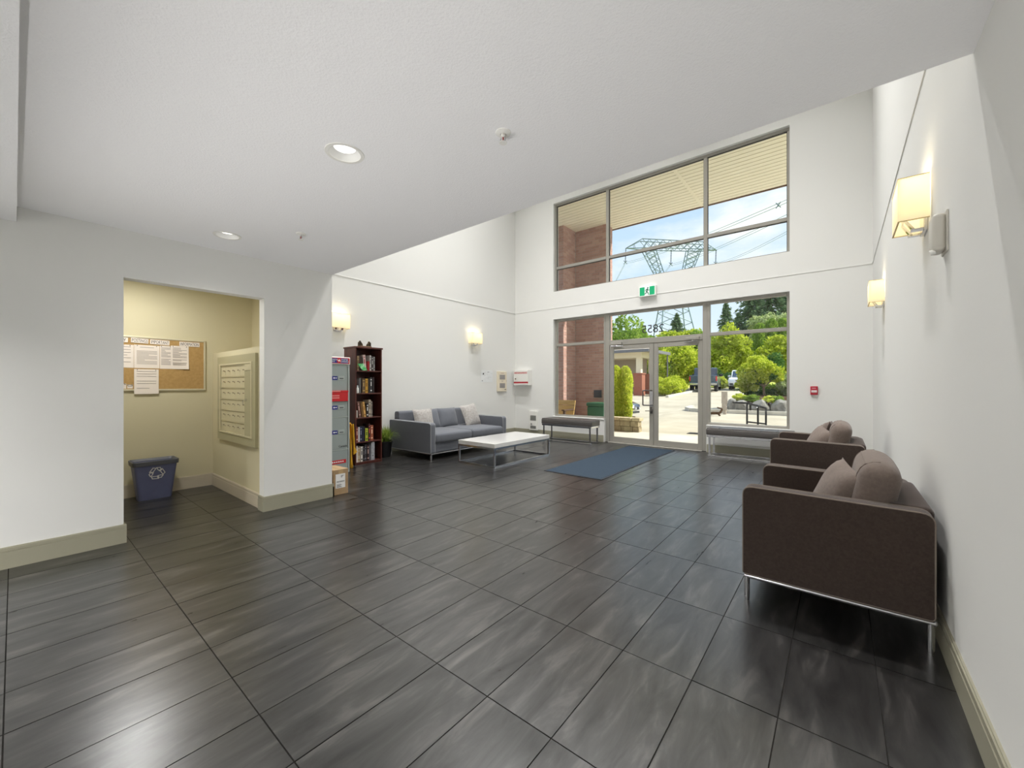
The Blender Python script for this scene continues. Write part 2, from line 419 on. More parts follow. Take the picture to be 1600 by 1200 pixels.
w4 = root('window_4')
rails(w4, [('mullion', -3.985, -3.895, 0, LZ1), ('mullion', -2.005, -1.925, 0, LZ1), ('head_rail', -3.895, -2.005, LZ1-.05, LZ1), ('transom', -3.895, -2.005, 2.10, 2.21)])
pane('pane', -3.895, -2.005, 2.21, LZ1-.05, w4)
NUM = mat('dark_vinyl', (52, 50, 58), .5, bump=.01)
text('2855', .235, (-2.965, FY0+.043, 2.315), '+Y', NUM, w4, 'house_number', sx=1.0)
struct('trim_4', B().box(WX0-.02, -3.985, YB-.018, FY0, .485, .503, bev=.003, seg=1), WALLM)
struct('trim_5', B().box(-1.925, WX1+.02, YB-.018, FY0, .485, .503, bev=.003, seg=1), WALLM)
struct('door_threshold', B().box(-3.895, -2.005, YB-.01, FY1+.05, 0, .012, bev=.003, seg=1), ALU)
def door(name, x0, x1, hinge_left):
    r = root(name)
    st, bt, tp = .085, .115, .09
    rails(r, [('stile', x0, x0+st, .012, 2.095), ('stile', x1-st, x1, .012, 2.095), ('bottom_rail', x0+st, x1-st, .012, .012+bt), ('top_rail', x0+st, x1-st, 2.095-tp, 2.095)], y0=FY0+.01, y1=FY0+.055)
    pane('pane', x0+st, x1-st, .012+bt, 2.095-tp, r)
    return r
d1 = door('door_1', -3.893, -2.938, True); d2 = door('door_2', -2.932, -2.007, False)
HB = mat('bronze_handle', (104, 100, 98), .35, metal=.8, bump=.01)
h = B(); yh = FY0-.06; xs0, xs1 = -2.975, -3.13
h.path([(xs0, FY0+.01, 1.13), (xs0, yh, 1.13), (xs1, yh, 1.13), (xs1, yh, .83), (xs0, yh, .83), (xs0, FY0+.01, .83)], .013, 10).done('pull_handle', HB, d1, smooth=True)
B().box(-3.015, -2.945, FY0-.004, FY0+.012, .80, 1.12, bev=.003).done('push_plate', CHROME, d1)
l = B(); l.tube((-2.975, FY0+.01, .72), (-2.975, FY0-.05, .72), .011); l.tube((-2.975, FY0-.05, .72), (-3.08, FY0-.055, .715), .009); l.box(-3.0, -2.95, FY0-.004, FY0+.012, .66, .78, bev=.003); l.done('lever_lock', HB, d1, smooth=True)
for dr, xa, sg in ((d1, -3.84, 1), (d2, -2.06, -1)):
    c = B(); c.box(min(xa, xa+sg*.24), max(xa, xa+sg*.24), FY0-.05, FY0+.008, 2.105, 2.16, bev=.006)
    c.done('door_closer', ALU, dr)
    c = B(); c.tube((xa+sg*.12, FY0-.03, 2.10), (xa+sg*.12, FY0-.03, 2.075), .014); c.tube((xa+sg*.12, FY0-.03, 2.08), (xa+sg*.02, FY0-.12, 2.075), .009); c.tube((xa+sg*.02, FY0-.12, 2.075), (xa+sg*.27, FY0-.02, 2.07), .008)
    c.done('closer_arm', CHROME, dr, smooth=True)

# ------------------------------------------------------------------ lamps
def downlight(x, y, label, energy, z=LOWC, deep=True, cat='ceiling light', group='recessed downlights', spread=180):  # also builds the added fill lamps out of view
    t = thing('downlight', label, cat, (x, y, z), 0, group)
    B().lathe([(.080, .004), (.080, -.004), (.097, -.004), (.0985, .0)], n=40).done('trim_ring', WHITEP, t, smooth=True)
    if deep:
        B().lathe([(.0795, -.001), (.076, .008), (.060, .028), (.055, .030)], n=40).done('reflector', mat('satin_reflector', (222, 222, 220), .4, bump=.01), t, smooth=True)
        b = B(); b.lathe([(.0555, .030), (.03, .031), (.001, .0315)], n=32); b.done('lens', LENS, t)
        lamp('SPOT', 'downlight_lamp', (0, 0, .026), energy, t, (1, .95, .88), .012, spot=math.radians(120))
    else:
        b = B(); b.lathe([(.079, -.002), (.03, -.003), (.001, -.0035)], n=32); b.done('lens', LENS, t)
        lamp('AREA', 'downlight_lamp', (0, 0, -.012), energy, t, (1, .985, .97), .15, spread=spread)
    return t
downlight(*DL[0], 'round white recessed downlight nearest the middle of the low ceiling, large in view', DOWN_W)
downlight(*DL[1], 'round white recessed downlight in the low ceiling above the mail alcove opening', DOWN_W)
# made-up fill lamps behind the camera and on the atrium ceiling, out of view
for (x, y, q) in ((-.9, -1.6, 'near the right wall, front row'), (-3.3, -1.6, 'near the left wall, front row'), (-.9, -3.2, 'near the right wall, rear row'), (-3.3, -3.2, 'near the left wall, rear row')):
    downlight(x, y, 'added fill lamp in the low ceiling behind the viewpoint, '+q, LOBBY_FILL_W, deep=False, group='added fill lamps behind the viewpoint', spread=135)  # invented lamps, added to brighten the lobby walls
def uplight(x, label):  # unseen lamp made up to brighten the low ceiling
    t = thing('fill_uplight', label, 'added fill light', (x, -.40, 0), 0, 'added fill uplights behind the viewpoint')
    B().lathe([(.001, 0), (.10, 0), (.10, .02), (.03, .03), (.03, .18), (.11, .26), (.115, .425), (.105, .425), (.10, .28), (.001, .27)], n=24).done('housing', BLACKM, t, smooth=True)
    B().lathe([(.10, .335), (.05, .337), (.001, .338)], n=24).done('lens', LENS, t)
    d = Vector((0, 2.3, 2.0)); lamp('SPOT', 'fill_uplight_lamp', (0, .02, .40), UP_FILL_W, t, (1, .98, .96), .03, d.to_track_quat('-Z', 'Y').to_euler(), math.radians(104))
for x, q in ((-3.3, 'farthest from the right wall'), (-2.3, 'third from the right wall'), (-1.3, 'second from the right wall'), (-.4, 'nearest the right wall')): uplight(x, 'black fill light added on the floor behind the viewpoint, '+q)
for x, q in ((-5.3, 'over the sofa side'), (-3.1, 'in the middle'), (-.9, 'over the armchair side')):
    for y, k in ((4.5, 'first'), (5.9, 'second')):
        downlight(x, y, 'added fill lamp on the high atrium ceiling '+q+', '+k+' from the low ceiling', ATRIUM_FILL_W, HIGHC, False, group='added fill lamps of the atrium ceiling', spread=100)  # no source known up here; added to brighten the atrium
downlight(-5.35, .75, 'recessed downlight in the ceiling of the mail alcove', ALCOVE_W, 2.44, False, group='recessed downlights')

def sconce(loc, rz, label):
    t = thing('wall_sconce', label, 'wall lamp', loc, rz, 'box shaded wall sconces')
    L, P, H = .16, .13, .12
    b = B(); k = .005
    b.box(P-k, P, -L, L, -H, H); b.box(0.004, P-k, -L, -L+k, -H, H); b.box(0.004, P-k, L-k, L, -H, H)
    b.done('shade', SHADE, t)
    k2 = .0015
    for z in (-H, H):
        e = B(); e.box(P-k-k2, P+k2, -L-k2, L+k2, z-.002, z+.002); e.box(.004, P-k-k2, -L-k2, -L+k+k2, z-.002, z+.002); e.box(.004, P-k-k2, L-k-k2, L+k2, z-.002, z+.002)
        e.done('shade_trim', mat('shade_binding', (214, 196, 150), .7, bump=.02), t)
    B().box(0, .018, -.07, .07, -H-.045, -.02, bev=.003).done('wall_plate', CHROME, t)
    for s in (-.055, .055):
        c = B(); c.box(.018, .07, s-.016, s+.016, -H-.04, -H-.028); c.prism([(.058, -H-.04), (.098, -H+.03), (.098, -H+.06), (.090, -H+.06), (.090, -H+.033), (.05, -H-.034)], 'Y', s-.016, s+.016)
        c.done('bracket_arm', CHROME, t)
        b = B(); b.lathe([(.011, -.05), (.012, -.02), (.02, .0), (.023, .02), (.018, .042), (.003, .052)], (.066, s*1.3, .02), 16); b.done('bulb', BULB, t, smooth=True)
        lamp('POINT', 'sconce_lamp', (.066, s*1.3, .10), SCONCE_W/2, t, (1, .88, .66), .03)
    B().box(.05, .08, -.09, .09, -.045, -.03, bev=.003).done('socket_bar', CHROME, t)
    return t
s0 = sconce((XR, 3.295, 2.285), PI, 'cream box wall sconce on the right wall beside the beige alarm sounder')
s1 = copy_tree(s0, 'small looking far cream box wall sconce on the right wall near its far corner', (XR, 6.15, 2.285), PI)
s2 = copy_tree(s0, 'cream box wall sconce on the left wall directly above the parcel locker', (XL, 3.37, 2.30), 0)
s3 = copy_tree(s0, 'cream box wall sconce on the left wall above the grey sofa', (XL, 6.58, 2.30), 0)

# ------------------------------------------------------------------ seating
FABC = mat('brown_grey_weave', (66, 55, 50), .95, spec=.15, var=(75, 64, 58), vscale=90, bump=.35, bscale=500, sheen=.25)
FABP = mat('brown_grey_piping', (140, 128, 118), .9, spec=.2, bump=.2, bscale=400)
FABQ = mat('taupe_cushion_weave', (112, 100, 93), .95, spec=.15, var=(122, 109, 101), vscale=60, bump=.3, bscale=420, sheen=.2)
FABS = mat('slate_grey_weave', (96, 99, 106), .95, spec=.15, var=(106, 109, 116), vscale=90, bump=.3, bscale=500, sheen=.25)
FABSP = mat('slate_grey_piping', (178, 178, 180), .9, spec=.2, bump=.2)
SILVER = mat('silver_brocade', (176, 172, 168), .6, spec=.4, var=(146, 141, 136), vscale=38, bump=.3, bscale=120, sheen=.2)

def rounded(pts, rs, n=5):
    """2D polygon with rounded corners"""
    out = []; m = len(pts)
    for i, (p, r) in enumerate(zip(pts, rs)):
        p = Vector(p); a = Vector(pts[i-1])-p; c = Vector(pts[(i+1) % m])-p
        if not r: out.append(tuple(p)); continue
        a.normalize(); c.normalize(); s = p+a*r; e = p+c*r
        for k in range(n+1):
            t = k/n; out.append(tuple((1-t)**2*s+2*t*(1-t)*p+t*t*e))
    return out
def armpanel(x0, x1, z0, z1, ya, yb, fab, pip, parent, slope=0, sides=(1, 1)):
    pts = rounded([(x0, z0), (x1, z0), (x1, z1-slope), (x0, z1)], [.01, .02, .05, .05])
    B().prism(pts, 'Y', ya, yb, bev=.012, seg=3).done('arm', fab, parent, smooth=True)
    for y, use in ((ya, sides[0]), (yb, sides[1])):
        if not use: continue
        b = B(); q = rounded([(x0, z0), (x1, z0), (x1, z1-slope), (x0, z1)], [.01, .02, .05, .05])
        yy = y+(.004 if y == min(ya, yb) else -.004)
        loop = [(p[0], yy, p[1]) for p in q]
        loop = [Vector(p)+(Vector(((x0+x1)/2, yy, (z0+z1)/2))-Vector(p)).normalized()*.003 for p in loop]
        b.path(loop[5:]+loop[:1], .0042, 6); b.done('piping', pip, parent, smooth=True)

def armchair(loc, label, extra=False):
    t = thing('armchair', label, 'armchair', loc, 0, 'brown box armchairs')
    HW = .45
    armpanel(-.40, .385, .155, .662, -HW, -HW+.095, FABC, FABP, t, .012)
    armpanel(-.40, .385, .155, .662, HW-.095, HW, FABC, FABP, t, .012)
    softbox(.22, .395, -HW+.095, HW-.095, .155, .655, .03, b=B()).done('backrest', FABC, t, smooth=True)
    softbox(-.375, .23, -HW+.096, HW-.096, .155, .30, .012).done('seat_base', FABC, t, smooth=True)
    softbox(-.385, .215, -HW+.10, HW-.10, .30, .445, .035, .015).done('seat_cushion', FABC, t, smooth=True)
    c = softbox(-.085, .085, -.335, .335, 0, .40, .075, .02, 5)
    bmesh.ops.transform(c.bm, matrix=Matrix.Translation((.135, -.01, .437)) @ Matrix.Rotation(.20, 4, 'Y'), verts=c.bm.verts)
    cu = c.done('back_cushion', FABQ, t, smooth=True)
    sb = B(); pts = []
    R4 = Matrix.Translation((.135, -.01, .437)) @ Matrix.Rotation(.20, 4, 'Y')
    for y in (-.262, .262):
        sb.path([R4 @ Vector(p) for p in ((-.0895, y, .08), (-.0895, y, .325), (-.082, y, .361), (-.067, y, .386), (-.041, y, .403), (-.01, y, .413))], .003, 6)
    sb.path([R4 @ Vector(p) for p in ((-.067, -.262, .386), (-.070, -.14, .389), (-.071, 0, .390), (-.070, .14, .389), (-.067, .262, .386))], .003, 6)
    sb.done('seam_piping', FABQ, cu, smooth=True)
    r = B()
    for y in (-HW+.02, HW-.02): r.tube((-.39, y, .140), (.385, y, .140), .013)
    for x in (-.385, .38): r.tube((x, -HW+.02, .140), (x, HW-.02, .140), .013)
    r.done('base_rail', CHROME, t, smooth=True)
    for x in (-.38, .37):
        for y in (-HW+.022, HW-.022):
            B().tube((x, y, .012), (x, y, .142), .0145, n=14).tube((x, y, 0), (x, y, .012), .012, n=12).done('leg', CHROME, t, smooth=True)
    return t
def throw(loc, label, size, th, fab, rz=0, ry=0, rx=0, seed=0, group=None, name='throw_pillow'):
    o = pillow(size, size, th, seed=seed).done(name, fab, smooth=True)
    o.location = loc; o.rotation_euler = (rx, ry, rz)
    return tag(o, label, 'pillow', group)
ch1 = armchair((-.04, 3.12, 0), 'brown fabric box armchair on chrome legs nearest the camera against the right wall')
ch2 = copy_tree(ch1, 'second brown fabric armchair behind the near one, close to the far right bench', (-.19, 5.66, 0))
throw((-.02, 3.02, .60), 'taupe throw pillow in the nearest armchair, leaning on its back cushion', .40, .17, FABQ, rz=.25, ry=.38, rx=.10, seed=2, group='pillows in the armchairs')
throw((-.19, 5.54, .60), 'front taupe throw pillow of two in the farther armchair', .39, .16, FABQ, rz=.35, ry=.42, rx=.15, seed=3, group='pillows in the armchairs')
throw((-.14, 5.86, .635), 'rear taupe throw pillow of two in the farther armchair, half hidden', .42, .15, FABQ, rz=-.05, ry=.30, rx=-.05, seed=5, group='pillows in the armchairs')

def sofa():
    t = thing('sofa', 'slate grey three seat sofa with box arms along the left wall', 'sofa', (-5.78, 5.265, 0))
    HL = .965
    def arm(y0, y1):
        pts = rounded([(-.58, .115), (.575, .115), (.575, .612), (-.58, .618)], [.01, .02, .05, .04])
        B().prism(pts, 'Y', y0, y1, bev=.012, seg=3).done('arm', FABS, t, smooth=True)
        for yy in (y0+.004, y1-.004):
            b = B(); b.path([(p[0]-.003*(1 if p[0] > 0 else -1), yy, p[1]-.002) for p in pts[5:]], .0045, 6); b.done('piping', FABSP, t, smooth=True)
    arm(-HL, -HL+.10); arm(HL-.10, HL)
    b = B(); b.prism(rounded([(-.58, .115), (-.40, .115), (-.43, .762), (-.57, .762)], [.01, .01, .05, .05]), 'Y', -HL+.101, HL-.101, bev=.012, seg=3)
    b.done('backrest', FABS, t, smooth=True)
    softbox(-.42, .55, -HL+.101, HL-.101, .115, .272, .012).done('seat_base', FABS, t, smooth=True)
    for y0, y1 in ((-HL+.103, -.002), (.002, HL-.103)):
        softbox(-.41, .585, y0, y1, .274, .425, .04, .018).done('seat_cushion', FABS, t, smooth=True)
    for yc, s in ((-.30, 1), (.16, 2)):
        p = pillow(.50, .40, .17, seed=s, pinch=.03)
        bmesh.ops.transform(p.bm, matrix=Matrix.Translation((-.28, yc, .595)) @ Matrix.Rotation(-.32, 4, 'Y'), verts=p.bm.verts)
        p.done('back_pillow', FABS, t, smooth=True)
    r = B()
    for y in (-HL+.02, HL-.02): r.tube((-.565, y, .10), (.565, y, .10), .013)
    for x in (-.56, .56): r.tube((x, -HL+.02, .10), (x, HL-.02, .10), .013)
    r.done('base_rail', CHROME, t, smooth=True)
    for x in (-.55, .56):
        for y in (-HL+.022, HL-.022): B().tube((x, y, 0), (x, y, .10), .0145, n=14).done('leg', CHROME, t, smooth=True)
sofa()
throw((-5.98, 4.78, .60), 'silver brocade throw pillow at the left end of the grey sofa', .42, .15, SILVER, ry=-.30, rz=-.1, seed=7, group='silver pillows on the sofa')
throw((-5.86, 5.88, .625), 'silver brocade throw pillow tilted at the right end of the grey sofa', .47, .16, SILVER, ry=-.36, rz=.08, rx=.10, seed=8, group='silver pillows on the sofa')

def coffee_table():
    t = thing('coffee_table', 'low white gloss coffee table on a thin chrome frame before the sofa', 'table', (-4.39, 5.25, 0))
    hx, hy = .39, .735
    GW = mat('white_gloss_lacquer', (222, 221, 218), .12, coat=.5, bump=.01)
    B().box(-hx, hx, -hy, hy, .297, .362, bev=.004).done('tabletop', GW, t)
    k = .0125
    for x in (-hx+k, hx-k):
        for y in (-hy+k, hy-k): B().box(x-k, x+k, y-k, y+k, 0, .297).done('leg', CHROME, t)
    for x in (-hx+k, hx-k):
        B().box(x-k, x+k, -hy+2*k, hy-2*k, 0, 2*k).done('floor_rail', CHROME, t); B().box(x-k, x+k, -hy+2*k, hy-2*k, .272, .297).done('upper_rail', CHROME, t)
    for y in (-hy+k, hy-k):
        B().box(-hx+2*k, hx-2*k, y-k, y+k, 0, 2*k).done('floor_rail', CHROME, t); B().box(-hx+2*k, hx-2*k, y-k, y+k, .272, .297).done('upper_rail', CHROME, t)
coffee_table()

LEATH = mat('charcoal_leatherette', (84, 80, 78), .38, spec=.5, bump=.12, bscale=220, coat=.1)
def bench(loc, label):
    t = thing('bench', label, 'bench', loc, 0, 'tufted benches under the windows')
    L, W = .63, .19
    # seat built of tufted squares in one row of six by two, over a skirt
    b = B(); b.box(-L, L, -W, W, .375, .478, bev=.012, seg=3); b.done('seat', LEATH, t, smooth=True)
    n = 6
    for i in range(n):
        for j in range(2):
            x0 = -L+.006+i*(2*L-.012)/n; x1 = x0+(2*L-.012)/n; y0 = -W+.006+j*(W-.006); y1 = y0+W-.006
            q = softbox(x0+.0015, x1-.0015, y0+.0015, y1-.0015, .468, .497, .010, .006, 3); q.done('tuft', LEATH, t, smooth=True)
    B().box(-L+.01, L-.01, -W+.005, W-.005, .335, .375, bev=.003).done('seat_rail', CHROME, t)
    for x in (-L+.05, L-.05):
        for y in (-W+.03, W-.03): B().box(x-.018, x+.018, y-.006, y+.006, .02, .335, bev=.002, seg=1).done('leg', CHROME, t)
    for y in (-W+.03, W-.03): B().box(-L+.02, L-.02, y-.02, y+.02, 0, .022, bev=.003).done('floor_rail', CHROME, t)
    return t
be1 = bench((-1.19, 7.83, 0), 'dark tufted leatherette bench under the window right of the doors')
be2 = copy_tree(be1, 'dark tufted leatherette bench under the window left of the doors', (-4.61, 7.70, 0))

RUG = mat('blue_grey_ribbed_carpet', (64, 76, 88), .98, spec=.1, var=(50, 61, 73), vscale=150, bump=.8, bscale=350)
rg = thing('entrance_mat', 'long blue grey entrance mat leading to the glass doors', 'mat', (-2.875, 6.36, 0))
B().box(-.43, .43, -1.50, 1.50, .0005, .009, bev=.003, seg=1).done('carpet', RUG, rg)
RUB = mat('rubber_border', (40, 44, 50), .8, bump=.1)
e = B()
for bx in ((-.455, -.43, -1.525, 1.525), (.43, .455, -1.525, 1.525), (-.43, .43, -1.525, -1.50), (-.43, .43, 1.50, 1.525)): e.box(*bx, .0004, .006)
e.done('rubber_edge', RUB, rg)

# ------------------------------------------------------------------ bookshelf and what stands on it
MAH = mat('mahogany_veneer', (92, 44, 34), .35, spec=.5, var=(70, 31, 25), vscale=3, stretch=(8, 8, .7), bump=.02, bscale=60)
BX, BY0, BY1 = -5.80, 3.315, 3.780        # front, near side, far side
SH = [.03, .345, .725, 1.105, 1.46]       # shelf tops are 12 mm higher
def bookshelf():
    t = thing('bookshelf', 'tall narrow mahogany bookshelf against the left wall beside the locker', 'shelf', (BX, (BY0+BY1)/2, 0))
    hw = (BY1-BY0)/2; dp = .34; k = .018
    for nm, y in (('side_panel', -hw), ('side_panel', hw-k)): B().box(-dp, 0, y, y+k, 0, 1.82, bev=.002, seg=1).done(nm, MAH, t)
    B().box(-dp-.005, .012, -hw-.012, hw+.012, 1.82, 1.845, bev=.003).done('top_panel', MAH, t)
    B().box(-dp, -dp+.008, -hw+k, hw-k, .0, 1.82).done('back_panel', MAH, t)
    for z in SH: B().box(-dp+.008, -.006, -hw+k, hw-k, z-.006, z+.012, bev=.001, seg=1).done('shelf_board', MAH, t)
    B().box(-.03, -.012, -hw+k, hw-k, 0, .024).done('plinth', MAH, t)
bookshelf()
PAGE = mat('book_pages', (226, 216, 194), .9, bump=.1, bscale=200, stretch=(1, 1, 12))
BOOKN = {}
def book(z, y, th, h, col, label, lean=0, dpt=.17, x=-.02, band=None, group='books in the mahogany bookshelf', name='book'):
    """upright book, spine towards +X; y is the near edge of the spine"""
    t = thing(name, label, 'book', (BX+x, y, z), 0, group)
    t.rotation_euler = (-lean, 0, 0)
    cm = mat('book_cloth_%d_%d_%d' % col, col, .6, bump=.15, bscale=160, var=tuple(max(0, c-14) for c in col), vscale=25)
    b = B(); b.box(-dpt, -.004, 0, .0025, 0, h); b.box(-dpt, -.004, th-.0025, th, 0, h)
    b.prism(rounded([(-.004, 0), (.0, 0), (.0, th), (-.004, th)], [0, .003, .003, 0], 3), 'Z', 0, h)
    b.done('cover', cm, t)
    B().box(-dpt+.004, -.004, .0026, th-.0026, .003, h-.004).done('page_block', PAGE, t)
    if band:
        bm_ = mat('spine_print_%d_%d_%d' % band, band, .6, bump=.05)
        b = B()
        for f0, f1, q in ((.12, .2, .15), (.45, .72, .3), (.82, .88, .2)): b.box(.0, .0006, th*q, th*(1-q), h*f0, h*f1)
        b.done('spine_print', bm_, t)
    return t
def shelf_books(z, items):
    for it in items: book(z, *it[:5], **(it[5] if len(it) > 5 else {}))
Z = [s+.0125 for s in SH]
y0 = BY0+.022
shelf_books(Z[4], [
    (y0+.018, .035, .225, (150, 126, 92), 'tan book behind the green magazine on the top shelf', dict(band=(90, 70, 50))),
    (y0+.057, .055, .215, (58, 40, 34), 'thick dark brown book in the middle of the top shelf row'),
    (y0+.137, .045, .245, (206, 182, 176), 'pale pink white book leaning left on the top shelf', dict(lean=-.10, band=(150, 60, 60))),
    (y0+.192, .040, .150, (150, 26, 26), 'short bright red book on the top shelf'),
    (y0+.235, .026, .245, (196, 190, 186), 'light grey tall book right of the red one, top shelf', dict(band=(80, 80, 84))),
    (y0+.264, .036, .230, (66, 62, 62), 'charcoal patterned book on the top shelf', dict(band=(170, 168, 164))),
    (y0+.303, .024, .225, (150, 148, 146), 'mid grey thin book, last of the top shelf row', dict(band=(40, 40, 42)))])
shelf_books(Z[3], [
    (y0+.012, .036, .215, (60, 46, 46), 'dark plum book behind the white bottle on the second shelf'),
    (y0+.050, .034, .235, (98, 100, 100), 'slate grey book right of the white bottle, second shelf'),
    (y0+.105, .050, .230, (104, 82, 60), 'thick brown book on the second shelf', dict(band=(170, 140, 80))),
    (y0+.160, .044, .228, (186, 142, 44), 'golden yellow book on the second shelf', dict(band=(110, 70, 20))),
    (y0+.208, .030, .225, (38, 34, 36), 'black book just right of the golden yellow one'),
    (y0+.242, .036, .248, (54, 52, 56), 'charcoal book with white print on the second shelf', dict(band=(214, 212, 208))),
    (y0+.290, .028, .250, (44, 34, 34), 'dark brown tall book, last on the second shelf')])
shelf_books(Z[2], [
    (y0+.004, .024, .110, (186, 176, 166), 'short cream booklet at the left of the middle shelf'),
    (y0+.050, .038, .245, (118, 84, 74), 'maroon brown book leaning left on the middle shelf', dict(lean=-.13, band=(190, 150, 140))),
    (y0+.100, .034, .238, (120, 88, 46), 'dark ochre book leaning left on the middle shelf', dict(lean=-.13)),
    (y0+.138, .036, .242, (204, 158, 92), 'light ochre book leaning left on the middle shelf', dict(lean=-.13, band=(140, 96, 40))),
    (y0+.178, .034, .215, (36, 32, 34), 'black book with a white mark on the middle shelf', dict(band=(220, 218, 216))),
    (y0+.216, .040, .270, (176, 164, 148), 'tall stone grey book on the middle shelf', dict(band=(90, 84, 76))),
    (y0+.258, .026, .245, (140, 130, 120), 'taupe thin book, last of the middle shelf row', dict(band=(60, 56, 52)))])
shelf_books(Z[1], [
    (y0+.004, .028, .235, (128, 54, 42), 'brick red book at the left of the fourth shelf', dict(band=(220, 180, 160))),
    (y0+.036, .028, .230, (206, 204, 206), 'white book on the fourth shelf beside the navy one'),
    (y0+.068, .034, .240, (30, 34, 60), 'left navy book of two on the fourth shelf', dict(band=(120, 124, 150))),
    (y0+.104, .034, .238, (26, 30, 54), 'right navy book of two on the fourth shelf'),
    (y0+.142, .012, .232, (20, 20, 22), 'very thin black book left of the lime green one'),
    (y0+.158, .048, .200, (172, 180, 50), 'lime green book on the fourth shelf', dict(band=(70, 90, 30))),
    (y0+.216, .028, .265, (72, 44, 46), 'dark wine red tall book on the fourth shelf', dict(band=(210, 90, 80))),
    (y0+.250, .048, .242, (164, 88, 58), 'rust orange book, last on the fourth shelf', dict(band=(230, 190, 160)))])
shelf_books(Z[0], [
    (y0+.004, .024, .250, (226, 222, 214), 'white thin book, first of the bottom shelf row'),
    (y0+.032, .034, .225, (196, 182, 158), 'cream book on the bottom shelf', dict(band=(150, 120, 80))),
    (y0+.078, .036, .235, (214, 210, 204), 'off white book with black print on the bottom shelf', dict(band=(50, 48, 50))),
    (y0+.122, .026, .230, (40, 38, 42), 'left black book of the dark pair on the bottom shelf', dict(band=(110, 108, 112))),
    (y0+.150, .028, .255, (62, 60, 66), 'dark grey tall book on the bottom shelf', dict(band=(140, 140, 146))),
    (y0+.190, .036, .250, (52, 34, 36), 'dark maroon book with pale print on the bottom shelf', dict(band=(190, 160, 150))),
    (y0+.228, .030, .246, (92, 92, 98), 'graphite book beside the grey binder, bottom shelf')])
bd = thing('ring_binder', 'light grey ring binder at the right end of the bottom shelf', 'binder', (BX-.02, y0+.262, Z[0]))
GB = mat('marbled_grey_board', (176, 178, 182), .6, var=(140, 142, 148), vscale=30, bump=.1)
B().prism(rounded([(0, 0), (.06, 0), (.06, .285), (0, .285)], [0, 0, .02, .02]), 'X', -.004, 0).done('spine', GB, bd)
b = B(); b.box(-.22, -.004, 0, .003, 0, .285); b.box(-.22, -.004, .057, .06, 0, .285); b.done('cover', GB, bd)
B().box(-.215, -.02, .006, .05, .004, .27).done('page_block', PAGE, bd)
b = B(); b.tube((.0, .03, .07), (.0015, .03, .07), .011, n=16); b.done('finger_ring', CHROME, bd)
# bottle, magazine, tray
bt = thing('bottle', 'small white plastic bottle standing on the second shelf', 'bottle', (BX-.012, y0+.020, Z[3]))
B().lathe([(.001, 0), (.016, .001), (.018, .01), (.018, .075), (.010, .092), (.009, .098)], n=20).done('body', WHITEP, bt, smooth=True)
B().lathe([(.0095, .098), (.0105, .099), (.0105, .118), (.001, .120)], n=18).done('cap', mat('pale_cap', (214, 218, 224), .4, bump=.02), bt, smooth=True)
mg = thing('magazine', 'green paper magazine slumped in front of the top shelf books', 'magazine', (BX+.008, y0+.004, Z[4]))
GR = mat('green_print', (70, 178, 96), .5, var=(170, 224, 178), vscale=22, lo=.45, hi=.6, bump=.05)
b = B()
for dy, dx in ((0, 0), (.004, .002)):
    b.prism([(.005+dy, .10), (.10+dy, .108), (.168+dy, .004), (.088+dy, .0005)], 'X', dx-.004, dx-.002)
b.done('pages', GR, mg)
tr = thing('bookend_tray', 'small wooden stand with two dark gold bookends on top of the bookshelf', 'ornament', (BX-.12, 3.54, 1.845))
B().box(-.05, .05, -.10, .10, 0, .022, bev=.005).done('stand', mat('tan_wood', (150, 122, 92), .5, var=(120, 94, 66), vscale=4, stretch=(8, 1, 8), bump=.03), tr)
GO = mat('dark_gold_cast', (96, 78, 50), .35, metal=.7, var=(54, 46, 38), vscale=14, bump=.1)
for y, s in ((-.075, 1), (.075, -1)):
    b = B(); b.prism(rounded([(-.025, .022), (.03, .022), (.026, .05), (.0, .085), (-.022, .085)], [0, .004, .01, .015, .012]), 'X', -.03, .03)
    bmesh.ops.transform(b.bm, matrix=Matrix.Translation((0, y, 0)) @ Matrix.Rotation(0 if s > 0 else PI, 4, 'Z'), verts=b.bm.verts)
    b.ball((0, y-.004*s, .088), .018, 2); b.done('bookend', GO, tr, smooth=True)

